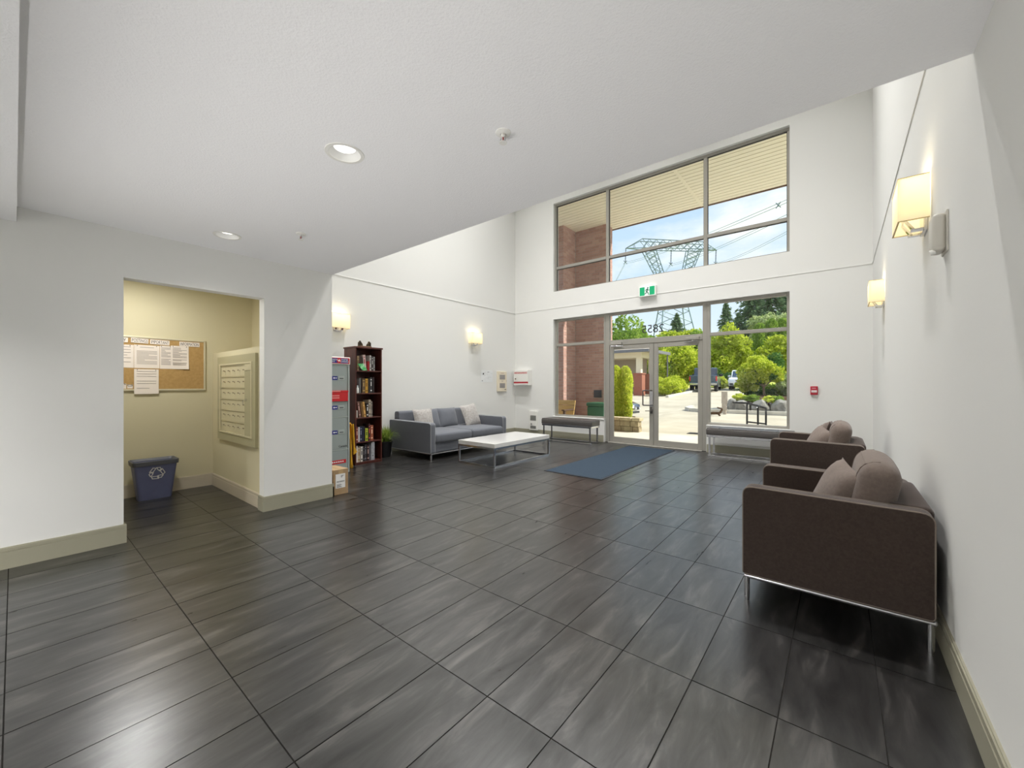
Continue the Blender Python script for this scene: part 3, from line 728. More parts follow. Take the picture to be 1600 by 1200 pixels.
# ------------------------------------------------------------------ parcel locker, box, folded sign, plant
def locker():
    LX = -5.47
    t = thing('parcel_locker', 'grey green metal parcel locker with red and blue header behind the near wall', 'locker', (LX, 2.735, 0))
    GM = mat('grey_green_enamel', (164, 172, 168), .42, spec=.5, bump=.02, bscale=120)
    GD = mat('grey_green_door', (150, 159, 156), .45, bump=.02, bscale=120)
    RED = mat('postal_red', (196, 30, 36), .45, bump=.02); BLU = mat('postal_blue', (36, 42, 128), .45, bump=.02)
    WH = mat('decal_white', (240, 240, 240), .5, bump=.01); BK = mat('decal_black', (40, 42, 44), .5, bump=.01)
    hw = .30
    b = B(); b.box(-.86, -.012, -hw, hw, 0, 1.535, bev=.004); b.done('body', GM, t)
    for y in (-hw, hw-.022): B().box(-.012, .004, y, y+.022, 0, 1.535, bev=.002).done('frame_post', GM, t)
    for z in (.0, .325, .785, 1.04, 1.515):
        B().box(-.012, .003, -hw+.022, hw-.022, z, z+.014).done('frame_rail', GM, t)
    h = B(); h.box(-.86, .014, -hw-.004, hw+.006, 1.535, 1.640, bev=.010, seg=3); h.done('header', WHITEP, t, smooth=True)
    def decal(nm, y0, y1, z0, z1, m, x=.0148): return B().box(x-.0015, x, y0, y1, z0, z1).done(nm, m, t)
    decal('header_band', -hw+.01, hw-.006, 1.547, 1.628, RED); decal('header_panel', -hw+.03, hw-.03, 1.554, 1.620, BLU, .0155)
    yc = .137
    em = B(); em.lathe([(.0, .0), (.034, .0)], n=28)
    bmesh.ops.transform(em.bm, matrix=Matrix.Translation((.0162, yc, 1.587)) @ Matrix.Rotation(PI/2, 4, 'Y'), verts=em.bm.verts); em.done('emblem_disc', RED, t)
    wgs = B(); wgs.prism([(-.026, .006), (-.002, .012), (.016, .022), (.006, .004), (.026, -.002), (.004, -.008), (-.008, -.020), (-.008, -.004)], 'X', .0163, .0172)
    bmesh.ops.translate(wgs.bm, vec=(0, yc, 1.587), verts=wgs.bm.verts); wgs.done('emblem_wing', WH, t)
    text('CANADA', .030, (.0166, yc-.085, 1.591), '+X', WH, t, 'header_lettering'); text('POST', .030, (.0166, yc-.096, 1.564), '+X', WH, t, 'header_lettering')
    text('POSTES', .030, (.0166, yc+.082, 1.591), '+X', WH, t, 'header_lettering'); text('CANADA', .030, (.0166, yc+.082, 1.564), '+X', WH, t, 'header_lettering')
    for z0, z1, lz in ((1.056, 1.513, 1.315), (.801, 1.038, .902), (.341, .783, .555)):
        d = B().box(-.011, .0, -hw+.026, hw-.048, z0, z1, bev=.003).done('door', GD, t)
        B().box(.0, .0016, -.10, .122, lz, lz+.054).done('label_plate', BLU, d)
        k = B(); k.lathe([(.0, 0), (.011, 0)], n=14); bmesh.ops.transform(k.bm, matrix=Matrix.Translation((.0021, .070, lz+.027)) @ Matrix.Rotation(PI/2, 4, 'Y'), verts=k.bm.verts)
        k.box(.0016, .0022, .07, .104, lz+.023, lz+.031); k.ball((.0016, .104, lz+.027), .009, 1, (.1, 1, 1)); k.done('key_symbol', WH, d)
        for q in range(3): B().box(.0016, .002, -.08, .04-.02*q, lz+.011+.013*q, lz+.015+.013*q).done('label_line', WH, d)
        p = B(); p.box(.0, .005, .130, .222, lz-.002, lz+.056, bev=.002); p.done('lock_plate', GM, d)
        s = B(); s.box(.005, .0065, .150, .206, lz+.018, lz+.028); s.done('key_slot', BK, d)
    d = B().box(-.011, .0, -hw+.026, hw-.026, .016, .323, bev=.003).done('lower_door', GD, t)
    r = B(); r.box(.0, .02, -hw+.03, hw-.032, 1.015, 1.165, bev=.004); f = r.done('mail_flap', RED, t)
    r = B(); r.box(.02, .024, -hw+.03, hw-.028, 1.142, 1.168, bev=.003); r.done('flap_lip', RED, f)
    for z, w in ((1.086, .13), (1.056, .13), (1.148, .16)):
        bb = B(); n = 9
        for q in range(n): bb.box(.020 if z < 1.14 else .0245, .0206 if z < 1.14 else .0251, yc-.06-w/2+q*w/n, yc-.06-w/2+(q+.72)*w/n, z, z+.018)
        bb.done('flap_print', mat('faded_pink_print', (232, 150, 146), .5, bump=.01), f)
    r = B(); r.box(0, .0016, -hw+.06, hw-.052, .138, .19, bev=.0005); lb = r.done('red_label', RED, d)
    bb = B()
    for q in range(14): bb.box(.0016, .0022, -.20+q*.030, -.20+q*.030+.020, .156, .172)
    bb.done('label_print', WH, lb)
    text('Canada', .042, (.001, .20, .366), '+X', BK, t, 'door_lettering')
locker()
bx = thing('cardboard_box', 'brown cardboard box with white shipping label at the end of the near wall', 'box', (-4.415, 2.345, 0))
CARD = mat('corrugated_card', (176, 148, 112), .85, var=(164, 136, 100), vscale=6, bump=.1, bscale=90, stretch=(1, 1, 4))
B().box(-.30, 0, -.088, .088, .0, .284, bev=.002, seg=1).done('carton', CARD, bx)
TAPE = mat('parcel_tape', (192, 164, 122), .25, bump=.03)
b = B(); b.box(-.30, .0006, -.026, .026, .284, .2848); b.box(.0, .0007, -.026, .026, .20, .2848); b.done('packing_tape', TAPE, bx)
lb = B().box(.0008, .0014, -.062, .052, .075, .235).done('shipping_label', mat('label_paper', (238, 237, 234), .7, bump=.02), bx)
bb = B(); r_ = random.Random(4)
for q in range(22): bb.box(.0014, .0018, -.05+q*.0042, -.05+q*.0042+r_.choice((.0012, .0026)), .140, .156)
for q in range(3): bb.box(.0014, .0018, .0, .036-.01*q, .212-.009*q, .216-.009*q)
for q in range(4): bb.box(.0014, .0018, -.05, .0+.012*(q % 2), .115-.010*q, .119-.010*q)
bb.done('label_print', BLACKM, lb)
yf = thing('folded_floor_sign', 'yellow folded wet floor sign leaning between the locker and the bookshelf', 'floor sign', (-5.80, 3.175, 0))
YEL = mat('safety_yellow', (214, 160, 28), .5, var=(198, 146, 24), vscale=10, bump=.05)
for s in (-1, 1):
    b = B(); b.prism(rounded([(-.15, 0), (.15, 0), (.11, .66), (-.11, .66)], [.02, .02, .05, .05]), 'Y', -.005, .005)
    bmesh.ops.transform(b.bm, matrix=Matrix.Translation((0, s*.012, 0)) @ Matrix.Rotation(s*.055, 4, 'X'), verts=b.bm.verts)
    b.done('sign_board', YEL, yf)
B().box(-.06, .06, -.04, .04, .645, .675, bev=.008).done('hinge_handle', YEL, yf)
B().prism([(.03, .20), (.085, .235), (.05, .31), (.03, .66), (.015, .66), (.03, .30)], 'X', .12, .15).done('side_brace', YEL, yf)

pl = thing('potted_grass', 'grassy green plant in a black pot between the bookshelf and the sofa', 'potted plant', (-6.14, 4.045, 0))
POT = mat('black_glazed_pot', (20, 20, 23), .35, bump=.02)
B().lathe([(.001, 0), (.10, 0), (.105, .01), (.135, .25), (.142, .255), (.142, .275), (.128, .275), (.124, .24), (.001, .235)], n=32).done('pot', POT, pl, smooth=True)
def grass(n, seed):
    r = random.Random(seed); b = B()
    for i in range(n):
        a = r.uniform(0, 2*PI); rr = .09*math.sqrt(r.random()); L = r.uniform(.24, .40); out = r.uniform(.04, .30)
        if r.random() < .15: out += .12; L *= .8
        p = Vector((rr*math.cos(a), rr*math.sin(a), .235)); d = Vector((math.cos(a+r.uniform(-.5, .5)), math.sin(a+r.uniform(-.5, .5)), 0))
        wv = Vector((-d.y, d.x, 0))*r.uniform(.003, .006); prev = None
        for k in range(6):
            t = k/5; q = p+d*out*t**1.7+Vector((0, 0, L*(t-.42*t**3*out/.2)))
            ww = wv*(1-t**2.5)
            q.x = .29*math.tanh(q.x/.29); q.y = .21*math.tanh(q.y/.21)
            cur = (b.bm.verts.new(q-ww), b.bm.verts.new(q+ww))
            if prev: b.bm.faces.new((prev[0], prev[1], cur[1], cur[0]))
            prev = cur
    return b
g_ = grass(420, 5).done('grass_blades', leafmat('grass_leaf', (74, 106, 36), (160, 178, 84), .35), pl); g_['kind'] = 'stuff'

# ------------------------------------------------------------------ mail alcove
AX = -6.1
def corkboard():
    t = thing('corkboard', 'aluminium framed tan corkboard on the back wall of the mail alcove', 'notice board', (AX, .86, 1.485))
    CORK = mat('cork', (184, 150, 96), .95, var=(172, 138, 84), vscale=40, bump=.25, bscale=260)
    hw, hh = .63, .305
    B().box(.002, .012, -hw+.02, hw-.02, -hh+.02, hh-.02).done('cork_panel', CORK, t)
    for nm, y0, y1, z0, z1 in (('frame_rail', -hw, hw, hh-.02, hh), ('frame_rail', -hw, hw, -hh, -hh+.02), ('frame_stile', -hw, -hw+.02, -hh+.02, hh-.02), ('frame_stile', hw-.02, hw, -hh+.02, hh-.02)):
        B().box(0, .018, y0, y1, z0, z1, bev=.003).done(nm, mat('satin_frame', (212, 204, 176), .35, metal=.35, bump=.02), t)
corkboard()
PAP = mat('printer_paper', (236, 226, 214), .8, bump=.02); INK = mat('grey_print', (150, 140, 134), .8, bump=.01)
INKD = mat('dark_letter_ink', (58, 56, 52), .7, bump=.01)
def paper(y0, y1, z0, z1, label, lines, x=.0125, curl=.0, seed=0, name='notice_sheet', big=False):
    t = thing(name, label, 'notice', (AX+x, (y0+y1)/2, (z0+z1)/2), 0, 'notices on the corkboard')
    hw, hh = (y1-y0)/2, (z1-z0)/2; b = B(); n = 8; prev = None
    for i in range(n+1):
        row = []
        for j in range(n+1):
            u, v = i/n, j/n
            row.append(b.bm.verts.new((.0006+curl*(u**2*.4+.6)*(1-v)**2*u, -hw+2*hw*u, -hh+2*hh*v)))
        if prev:
            for j in range(n): b.bm.faces.new((prev[j], row[j], row[j+1], prev[j+1]))
        prev = row
    bmesh.ops.recalc_face_normals(b.bm, faces=b.bm.faces[:])
    b.done('sheet', PAP, t)
    r = random.Random(seed); l = B()
    for k in range(lines):
        z = hh*.80-k*(1.55*hh/lines)
        if r.random() < .12: continue
        a, c = -hw*.8, hw*(.8 if r.random() > .3 else r.uniform(-.2, .6))
        if big and k < 3: a, c = -hw*.55, hw*.55
        u = .5; xx = .0022+curl*.55*(1-(z+hh)/(2*hh))**2
        l.box(xx-.0006, xx, a, c, z, z+.0045)
    lo = l.done('print_lines', INK, t); lo['kind'] = 'stuff'
    for yy in (-hw*.75, hw*.75):
        p = B(); p.ball((.004, yy, hh-.008), .005, 1); p.done('push_pin', mat('steel_pin', (90, 88, 84), .4, metal=.6, bump=.01), t, smooth=True)
paper(.60, .835, 1.437, 1.69, 'printed notice on the corkboard cut off by the opening edge', 13, seed=1)
paper(.838, 1.055, 1.436, 1.695, 'notice with a centred heading under the POSTINGS strip', 14, seed=2, big=True)
paper(1.058, 1.165, 1.434, 1.70, 'half covered sheet under the IMPORTANT strip', 16, seed=3)
paper(1.155, 1.322, 1.434, 1.708, 'curling closely printed sheet, rightmost on the corkboard', 17, x=.0150, curl=.012, seed=4)
paper(.838, 1.046, 1.145, 1.424, 'handwritten sheet hanging below the corkboard bottom frame', 8, x=.0190, seed=5)
paper(.70, .775, 1.205, 1.262, 'small torn card at the lower left of the corkboard', 2, seed=6)
paper(.782, .828, 1.208, 1.252, 'tiny white card stuck beside the handwritten sheet', 2, seed=8)
def strip(y0, y1, z, body, label, tilt=0):
    t = thing('letter_strip', label, 'sign', (AX+.0165, (y0+y1)/2, z), 0, 'title strips on the corkboard'); t.rotation_euler = (tilt, 0, 0)
    hw = (y1-y0)/2
    B().box(0, .0012, -hw, hw, -.026, .026).done('card', PAP, t)
    text(body, .050, (.0016, 0, -.017), '+X', INKD, t, 'stencil_lettering', ext=.0004, fit=2*hw*.9)
strip(.50, .788, 1.742, 'COMMUNITY', 'leftmost white title strip on the corkboard, ending in TY', -.01)
strip(.812, .958, 1.742, 'POSTINGS', 'white title strip reading POSTINGS on the corkboard', -.04)
strip(.972, 1.143, 1.737, 'IMPORTANT', 'white title strip reading IMPORTANT on the corkboard', -.03)
strip(1.234, 1.428, 1.735, 'INFORMATION', 'white title strip reading INFORMATION on the corkboard', 0)

def mailboxes():
    MP = mat('champagne_enamel', (200, 192, 158), .45, spec=.5, bump=.02, bscale=120); MPD = mat('olive_frame_enamel', (172, 166, 132), .5, bump=.02, bscale=120)
    t = thing('mailbox_panel', 'recessed panel of thirty cream mailboxes on the side wall of the mail alcove', 'mailbox', (-5.22, 1.57, 1.09))
    hw, hh = .605, .485
    for nm, x0, x1, z0, z1 in (('frame_rail', -hw, hw, hh-.085, hh), ('frame_rail', -hw, hw, -hh, -hh+.085), ('frame_stile', -hw, -hw+.085, -hh+.085, hh-.085), ('frame_stile', hw-.085, hw, -hh+.085, hh-.085)):
        B().box(x0, x1, -.026, 0, z0, z1).done(nm, MPD, t)
    X0, X1, Z0, Z1 = -hw+.085, hw-.085, -hh+.085, hh-.085
    B().box(X0, X1, -.004, 0, Z0, Z1).done('back_plate', MPD, t)
    for x0, x1, z0, z1 in ((X0, X0+.03, Z0, Z1), (X1-.03, X1, Z0, Z1), (X0+.03, X1-.03, Z1-.02, Z1), (X0+.03, X1-.03, Z0, Z0+.02)):
        B().box(x0, x1, -.034, -.004, z0, z1, bev=.003).done('inner_trim', MP, t)
    a0, a1 = X0+.034, X1-.034; sw = .17
    B().box(a1-sw, a1, -.032, -.006, Z0+.022, Z1-.095, bev=.003).done('parcel_door', MPD, t)
    B().box(a1-sw, a1, -.032, -.006, Z1-.09, Z1-.022, bev=.003).done('outgoing_door', MP, t)
    pd = B(); pd.lathe([(.001, .006), (.012, .005), (.012, 0)], n=14); bmesh.ops.transform(pd.bm, matrix=Matrix.Translation((a1-sw*.7, -.032, .0)) @ Matrix.Rotation(PI/2, 4, 'X'), verts=pd.bm.verts); pd.done('parcel_lock', CHROME, t, smooth=True)
    cw = (a1-sw-a0)/5; rh = (Z1-Z0-.044)/6
    for r in range(6):
        for c in range(5):
            x0 = a0+c*cw; z0 = Z0+.022+r*rh
            d = B().box(x0, x0+cw, -.020, -.006, z0+.0, z0+rh-.006, bev=.0025, seg=1).done('mailbox_door', MP, t)
            k = B(); k.box(x0+cw*.42, x0+cw*.72, -.0215, -.0200, z0+rh*.50, z0+rh*.58)
            k.done('number_plate', mat('plate_dark', (118, 104, 78), .5, bump=.01), d)
            k = B(); k.tube((x0+cw*.90, -.020, z0+rh*.48), (x0+cw*.90, -.024, z0+rh*.48), .008, n=10); k.done('lock', CHROME, d)
        B().box(a0, a1-sw, -.027, -.020, Z0+.022+(r+1)*rh-.008, Z0+.022+(r+1)*rh-.001).done('row_lip', MP, t)
    kb = B(); kb.path([(a1-sw-.03, -.034, .0), (a1-sw+.01, -.05, -.005), (a1-sw+.02, -.05, -.05)], .003, 6); kb.done('hanging_key', CHROME, t, smooth=True)
mailboxes()

def bin_():
    t = thing('recycling_bin', 'blue grey plastic recycling bin with white arrows in the mail alcove', 'bin', (-5.895, .975, 0))
    BL = mat('blue_grey_plastic', (98, 104, 140), .42, var=(92, 97, 130), vscale=5, bump=.04, bscale=90)
    RIM = mat('dark_grey_rim', (84, 86, 92), .4, bump=.03)
    def ring(z, hx, hy, r=.035): return [(p[0], p[1], z) for p in rounded([(-hx, -hy), (hx, -hy), (hx, hy), (-hx, hy)], [r]*4, 5)]
    def loft(b, rings, cap):
        vs = [[b.bm.verts.new(p) for p in r] for r in rings]
        for a, c in zip(vs, vs[1:]):
            n = len(a)
            for i in range(n): b.bm.faces.new((a[i], a[(i+1) % n], c[(i+1) % n], c[i]))
        if cap: b.bm.faces.new(vs[0][::-1])
    b = B(); loft(b, [ring(0, .085, .140), ring(.385, .118, .182), ring(.40, .118, .182), ring(.40, .112, .176), ring(.02, .078, .134)], True)
    b.bm.faces.new([b.bm.verts.new(p) for p in ring(.02, .078, .134)])
    b.done('body', BL, t, smooth=True)
    b = B(); loft(b, [ring(.385, .119, .183), ring(.375, .130, .194), ring(.42, .133, .197), ring(.424, .128, .192), ring(.40, .110, .174)], False)
    b.done('rim', RIM, t, smooth=True)
    # chasing arrows: three bent outline arrows on the sloping front
    s = B(); ang = math.atan2(.033, .385)
    def P(p): return Vector((0, p[0], p[1]))
    def outline(poly, w=.007):
        for i in range(len(poly)):
            p, q = P(poly[i]), P(poly[(i+1) % len(poly)]); d = (q-p); L = d.length; d.normalize(); nrm = Vector((0, -d.z, d.y))*w/2
            vs = [p-nrm-d*w/2, q-nrm+d*w/2, q+nrm+d*w/2, p+nrm-d*w/2]
            lo = [s.bm.verts.new(v) for v in vs]; hi = [s.bm.verts.new(v+Vector((.0012, 0, 0))) for v in vs]
            s.bm.faces.new(hi)
            for k in range(4): s.bm.faces.new((lo[k], lo[(k+1) % 4], hi[(k+1) % 4], hi[k]))
    k = .062
    for rt in (0, 2*PI/3, 4*PI/3):
        def rot(p): return (k*(p[0]*math.cos(rt)-p[1]*math.sin(rt)), k*(p[0]*math.sin(rt)+p[1]*math.cos(rt)))
        outline([rot(p) for p in ((-.62, .08), (-.98, .28), (-.52, .98), (-.12, .88), (-.28, .62))])
        outline([rot(p) for p in ((-.02, .98), (.42, .95), (.66, .52), (.36, .34), (.12, .62))])
    bmesh.ops.transform(s.bm, matrix=Matrix.Translation((.1105, .005, .285)) @ Matrix.Rotation(ang, 4, 'Y'), verts=s.bm.verts)
    s.done('recycling_symbol', mat('white_ink', (232, 232, 230), .5, bump=.01), t)
bin_()

# ------------------------------------------------------------------ wall fittings
def evac():
    t = thing('floor_plan_notice', 'white evacuation floor plan sheet on the left wall near the corner', 'notice', (XL, 7.03, 1.447))
    B().box(0, .003, -.205, .205, -.142, .142).done('sheet', mat('plan_paper', (232, 234, 234), .7, bump=.02), t)
    b = B(); r = random.Random(3)
    for q in range(26):
        y, z = r.uniform(-.16, .15), r.uniform(-.11, .09); l = r.uniform(.02, .07)
        if q % 2: b.box(.003, .0034, y, y+l, z, z+.0022)
        else: b.box(.003, .0034, y, y+.0022, z, z+l)
    lo = b.done('plan_lines', mat('plan_ink', (168, 172, 176), .7, bump=.01), t); lo['kind'] = 'stuff'
    b = B(); b.prism([(-.145, .055), (-.11, .085), (-.10, .05), (-.125, .03)], 'X', .003, .0036); b.done('plan_marker', BLACKM, t)
    b = B(); b.box(.003, .0036, .02, .08, .098, .106); b.done('plan_title', INKD, t)
    b = B(); b.box(.003, .0036, -.175, -.14, -.115, -.10); b.done('plan_key', INKD, t)
evac()
def annun():
    CR = mat('cream_enamel', (230, 220, 198), .45, bump=.02)
    t = thing('annunciator_panel', 'cream fire alarm annunciator panel with two grey windows on the left wall', 'alarm panel', (XL, 7.545, 1.33))
    B().box(0, .045, -.165, .165, -.245, .245, bev=.006).done('cabinet', CR, t)
    for z in (.105, -.10):
        w = B().box(.045, .0475, -.10, .10, z-.058, z+.055).done('window', mat('grey_louvre', (128, 124, 122), .6, bump=.05), t)
        for q in range(6): B().box(.0475, .050, -.095+q*.034, -.095+q*.034+.020, z-.052, z+.049).done('indicator_strip', mat('pale_strip', (168, 164, 160), .5, bump=.02), w)
    b = B()
    for q in range(12): b.box(.045, .0456, -.065+q*.011, -.065+q*.011+.008, .195, .205)
    b.done('title_print', mat('rust_print', (170, 110, 90), .6, bump=.01), t)
    b = B()
    for q in range(3): b.box(.045, .0456, -.05+.02*q, .04-.015*q, .012-.012*q, .017-.012*q)
    b.done('small_print', INK, t)
    B().box(.045, .0475, .085, .14, -.205, -.192).done('badge', BLACKM, t)
    b = B(); b.tube((.045, .15, .01), (.052, .15, .01), .007); b.done('key_lock', CHROME, t)
annun()
def docbox():
    t = thing('document_box', 'white and red metal fire document box on the back wall', 'cabinet', (-6.165, YB, 1.425))
    RD = mat('signal_red', (176, 34, 50), .5, bump=.02); hw = .225; d = .15
    B().box(-hw, hw, -d+.01, 0, -.185, .185, bev=.004).done('cabinet', WHITEP, t)
    dr = B().box(-hw, hw, -d-.004, -d+.010, -.185, .180, bev=.003).done('door', WHITEP, t)
    B().box(-hw, hw-.0, -d-.0052, -d-.004, -.142, -.102).done('red_stripe', RD, dr)
    B().box(-hw+.012, hw-.03, -d-.0050, -d-.004, .095, .140).done('title_band', mat('pale_red_band', (226, 182, 178), .5, bump=.01), dr)
    text('FIRE DOCUMENTS', .042, (-.012, -d-.0054, .103), '-Y', RD, dr, 'title_lettering', fit=2*hw-.06)
    b = B(); b.tube((-hw+.06, -d-.004, -.03), (-hw+.06, -d-.016, -.03), .016); b.done('lock', mat('brass_lock', (120, 100, 70), .35, metal=.8, bump=.01), dr, smooth=True)
docbox()
def heater():
    t = thing('wall_heater', 'narrow white wall heater with two grey grilles low beside the left bench', 'heater', (-5.862, YB, .365))
    GG = mat('grey_grille', (150, 150, 146), .5, bump=.03)
    B().box(-.12, .12, -.05, 0, -.235, .235, bev=.006).done('cover', WHITEP, t)
    for z0, z1 in ((.0, .125), (-.20, -.13)):
        g = B().box(-.085, .085, -.0515, -.049, z0, z1).done('grille', mat('dark_recess', (96, 96, 94), .7, bump=.02), t)
        n = int((z1-z0)/.012)
        for q in range(n): B().box(-.085, .085, -.054, -.0515, z0+q*.012+.003, z0+q*.012+.009).done('louvre', GG, g)
    b = B(); b.tube((-.05, -.05, -.085), (-.05, -.062, -.085), .022, n=18); b.done('thermostat_knob', GG, t, smooth=True)
heater()
def pullstation():
    t = thing('fire_pull_station', 'small red fire alarm pull station on the back wall right of the window', 'alarm', (-.318, YB, 1.155))
    RD = mat('alarm_red', (178, 26, 50), .4, bump=.02)
    B().box(-.048, .048, -.035, 0, -.068, .068, bev=.005).done('housing', RD, t)
    B().box(-.036, .036, -.043, -.035, -.030, .006, bev=.002).done('pull_bar', mat('pale_bar', (226, 214, 214), .4, bump=.01), t)
    for q in range(4): B().box(-.026+q*.013, -.017+q*.013, -.0355, -.0350, .035, .043).done('print_mark', WHITEP, t)
pullstation()
def siren():
    t = thing('alarm_sounder', 'beige rounded alarm sounder box on the right wall near the big sconce', 'alarm', (XR, 2.735, 1.955))
    BG = mat('beige_plastic', (206, 202, 192), .45, bump=.02)
    B().box(-.052, -.004, -.055, .055, -.088, .088, bev=.02, seg=4).done('housing', BG, t, smooth=True)
    B().box(-.008, 0, -.064, .064, -.094, .094, bev=.003).done('back_plate', BG, t)
    b = B(); b.tube((-.040, -.03, -.085), (-.058, -.03, -.090), .012, n=14); b.done('test_lamp', WHITEP, t, smooth=True)
siren()
def outlet():
    t = thing('wall_outlet', 'white duplex outlet plate low on the right wall behind the near armchair', 'outlet', (XR, 6.15, .40))
    B().box(-.007, 0, -.038, .038, -.06, .06, bev=.002).done('plate', WHITEP, t)
    for z in (-.022, .022): B().box(-.009, -.007, -.017, .017, z-.015, z+.015, bev=.001, seg=1).done('socket', WHITEP, t)
outlet()
def exitsign():
    t = thing('exit_sign', 'green running man exit sign in white box above the entrance doors', 'exit sign', (-3.01, YB, 3.135))
    hw, hh = .172, .105
    B().box(-hw, hw, -.075, 0, -hh, hh, bev=.005).done('housing', WHITEP, t)
    B().box(-.075, .075, -.05, 0, hh, hh+.03, bev=.004).done('mounting', WHITEP, t)
    SW = mat('lit_sign_white', (245, 255, 250), .4, emit=.12, bump=.01); SG = mat('lit_sign_green', (0, 168, 112), .4, emit=.15, bump=.01); SM = mat('sign_man_green', (44, 98, 82), .4, bump=.01)
    f = B().box(-hw+.012, hw-.012, -.0765, -.075, -hh+.012, hh-.012).done('face', SW, t)
    for x0, x1 in ((-hw+.020, -.050), (.050, hw-.020)): B().box(x0, x1, -.0775, -.0765, -hh+.020, hh-.020).done('green_panel', SG, f)
    m = B()
    def bar(p, q, w):
        p, q = Vector(p), Vector(q); d = (q-p).normalized(); n = Vector((-d.y, d.x))*w/2
        pts = [p-n-d*w*.3, q-n+d*w*.3, q+n+d*w*.3, p+n-d*w*.3]
        m.prism([tuple(v) for v in pts], 'Y', -.0782, -.0765)
    m.prism([(.014+.0145*math.cos(a*PI/6), .060+.0145*math.sin(a*PI/6)) for a in range(12)], 'Y', -.0784, -.0765)
    bar((.008, .036), (-.010, -.010), .026); bar((.008, .036), (-.024, .030), .012); bar((-.024, .030), (-.040, .006), .012)
    bar((.010, .034), (.026, .012), .012); bar((.026, .012), (.046, .016), .012)
    bar((-.006, -.012), (.016, -.034), .016); bar((.016, -.034), (.028, -.070), .014); bar((.026, -.071), (.042, -.071), .010)
    bar((-.012, -.014), (-.022, -.044), .016); bar((-.022, -.044), (-.048, -.054), .014)
    m.done('running_figure', SM, f)
exitsign()
def sprinkler(x, y, label):
    t = thing('sprinkler', label, 'sprinkler', (x, y, LOWC), 0, 'ceiling sprinklers')
    B().lathe([(.038, 0), (.037, -.004), (.026, -.010), (.014, -.011), (.014, -.0)], n=28).done('escutcheon', WHITEP, t, smooth=True)
    B().tube((0, 0, 0), (0, 0, -.024), .011, n=14).done('pipe', WHITEP, t, smooth=True)
    b = B()
    for s in (-1, 1): b.path([(s*.010, 0, -.020), (s*.016, 0, -.034), (s*.005, 0, -.050)], .0028, 6)
    b.done('yoke', CHROME, t, smooth=True)
    b = B(); b.tube((0, 0, -.024), (0, 0, -.048), .0028, n=8); b.done('heat_bulb', mat('red_bulb', (170, 50, 40), .2, bump=.01), t)
    b = B(); b.tube((0, 0, -.049), (0, 0, -.052), .019, .019, n=20); b.done('deflector', WHITEP, t)
    return t
sprinkler(-1.273, 1.50, 'white ceiling sprinkler head right of the large downlight')
sprinkler(-3.402, 1.468, 'small white ceiling sprinkler head between the far downlight and the ceiling edge')

# ------------------------------------------------------------------ outside: ground
def gz(x, y):
    z = 0.0
    if y > 10: z += .03*(min(y, 42)-10)
    sm = lambda t: max(0, min(1, t))**2*(3-2*max(0, min(1, t)))
    z -= .34*sm((-5.0-x)/1.2)*sm((y-12.4)/1.6)*sm((24-y)/4)
    return z-.02
PAVE = mat('pale_concrete', (214, 207, 192), .9, spec=.2, var=(196, 188, 173), vscale=.6, bump=.2, bscale=30, coords='World')
ASPH = mat('sunbleached_asphalt', (192, 183, 164), .95, spec=.15, var=(174, 165, 147), vscale=.8, bump=.4, bscale=60, coords='World')
def gridmesh(xs, ys, zf):
    b = B(); vs = [[b.bm.verts.new((x, y, zf(x, y))) for y in ys] for x in xs]
    for i in range(len(xs)-1):
        for j in range(len(ys)-1): b.bm.faces.new((vs[i][j], vs[i+1][j], vs[i+1][j+1], vs[i][j+1]))
    return b
struct('ground_plaza', gridmesh([-30, -20, -12, -8, -6, -4, -2, 0, 3, 8, 20], [YB+.16, 8.6, 9.2, 10, 10.5], gz), PAVE)
struct('ground_driveway', gridmesh([-70, -40, -30, -20, -14, -12, -10, -8, -7, -6.4, -6, -5.6, -5.2, -4.8, -4, 0, 6, 14, 30], [10.5, 11.5, 12.4, 12.8, 13.2, 13.6, 14, 15, 16, 18, 20, 21, 22, 23, 24, 25, 30, 36, 42, 50], gz), ASPH)
GRASSM = mat('hill_grass', (176, 186, 84), .95, spec=.1, var=(206, 200, 112), vscale=.35, bump=.8, bscale=8, coords='World')
def hz(x, y): return gz(x, 42)+max(0, y-42)*.20+.25*math.sin(x*.5)*math.sin(y*.4)
struct('ground_hill', gridmesh([-120+5*i for i in range(40)], [42, 45, 48, 52, 56, 62, 70, 85, 110, 150], lambda x, y: hz(x, min(y, 62))+max(0, y-62)*.03), GRASSM)
dg = thing('drain_grate', 'small dark drain grate in the pale driveway', 'drain', (-2.86, 10.9, gz(0, 10.9)))
B().box(-.16, .16, -.14, .14, .0, .006).done('frame', ALUD, dg)
for q in range(5): B().box(-.14, .14, -.12+q*.052, -.092+q*.052, .006, .012).done('grate_bar', mat('cast_iron', (70, 66, 62), .6, metal=.5, bump=.1), dg)

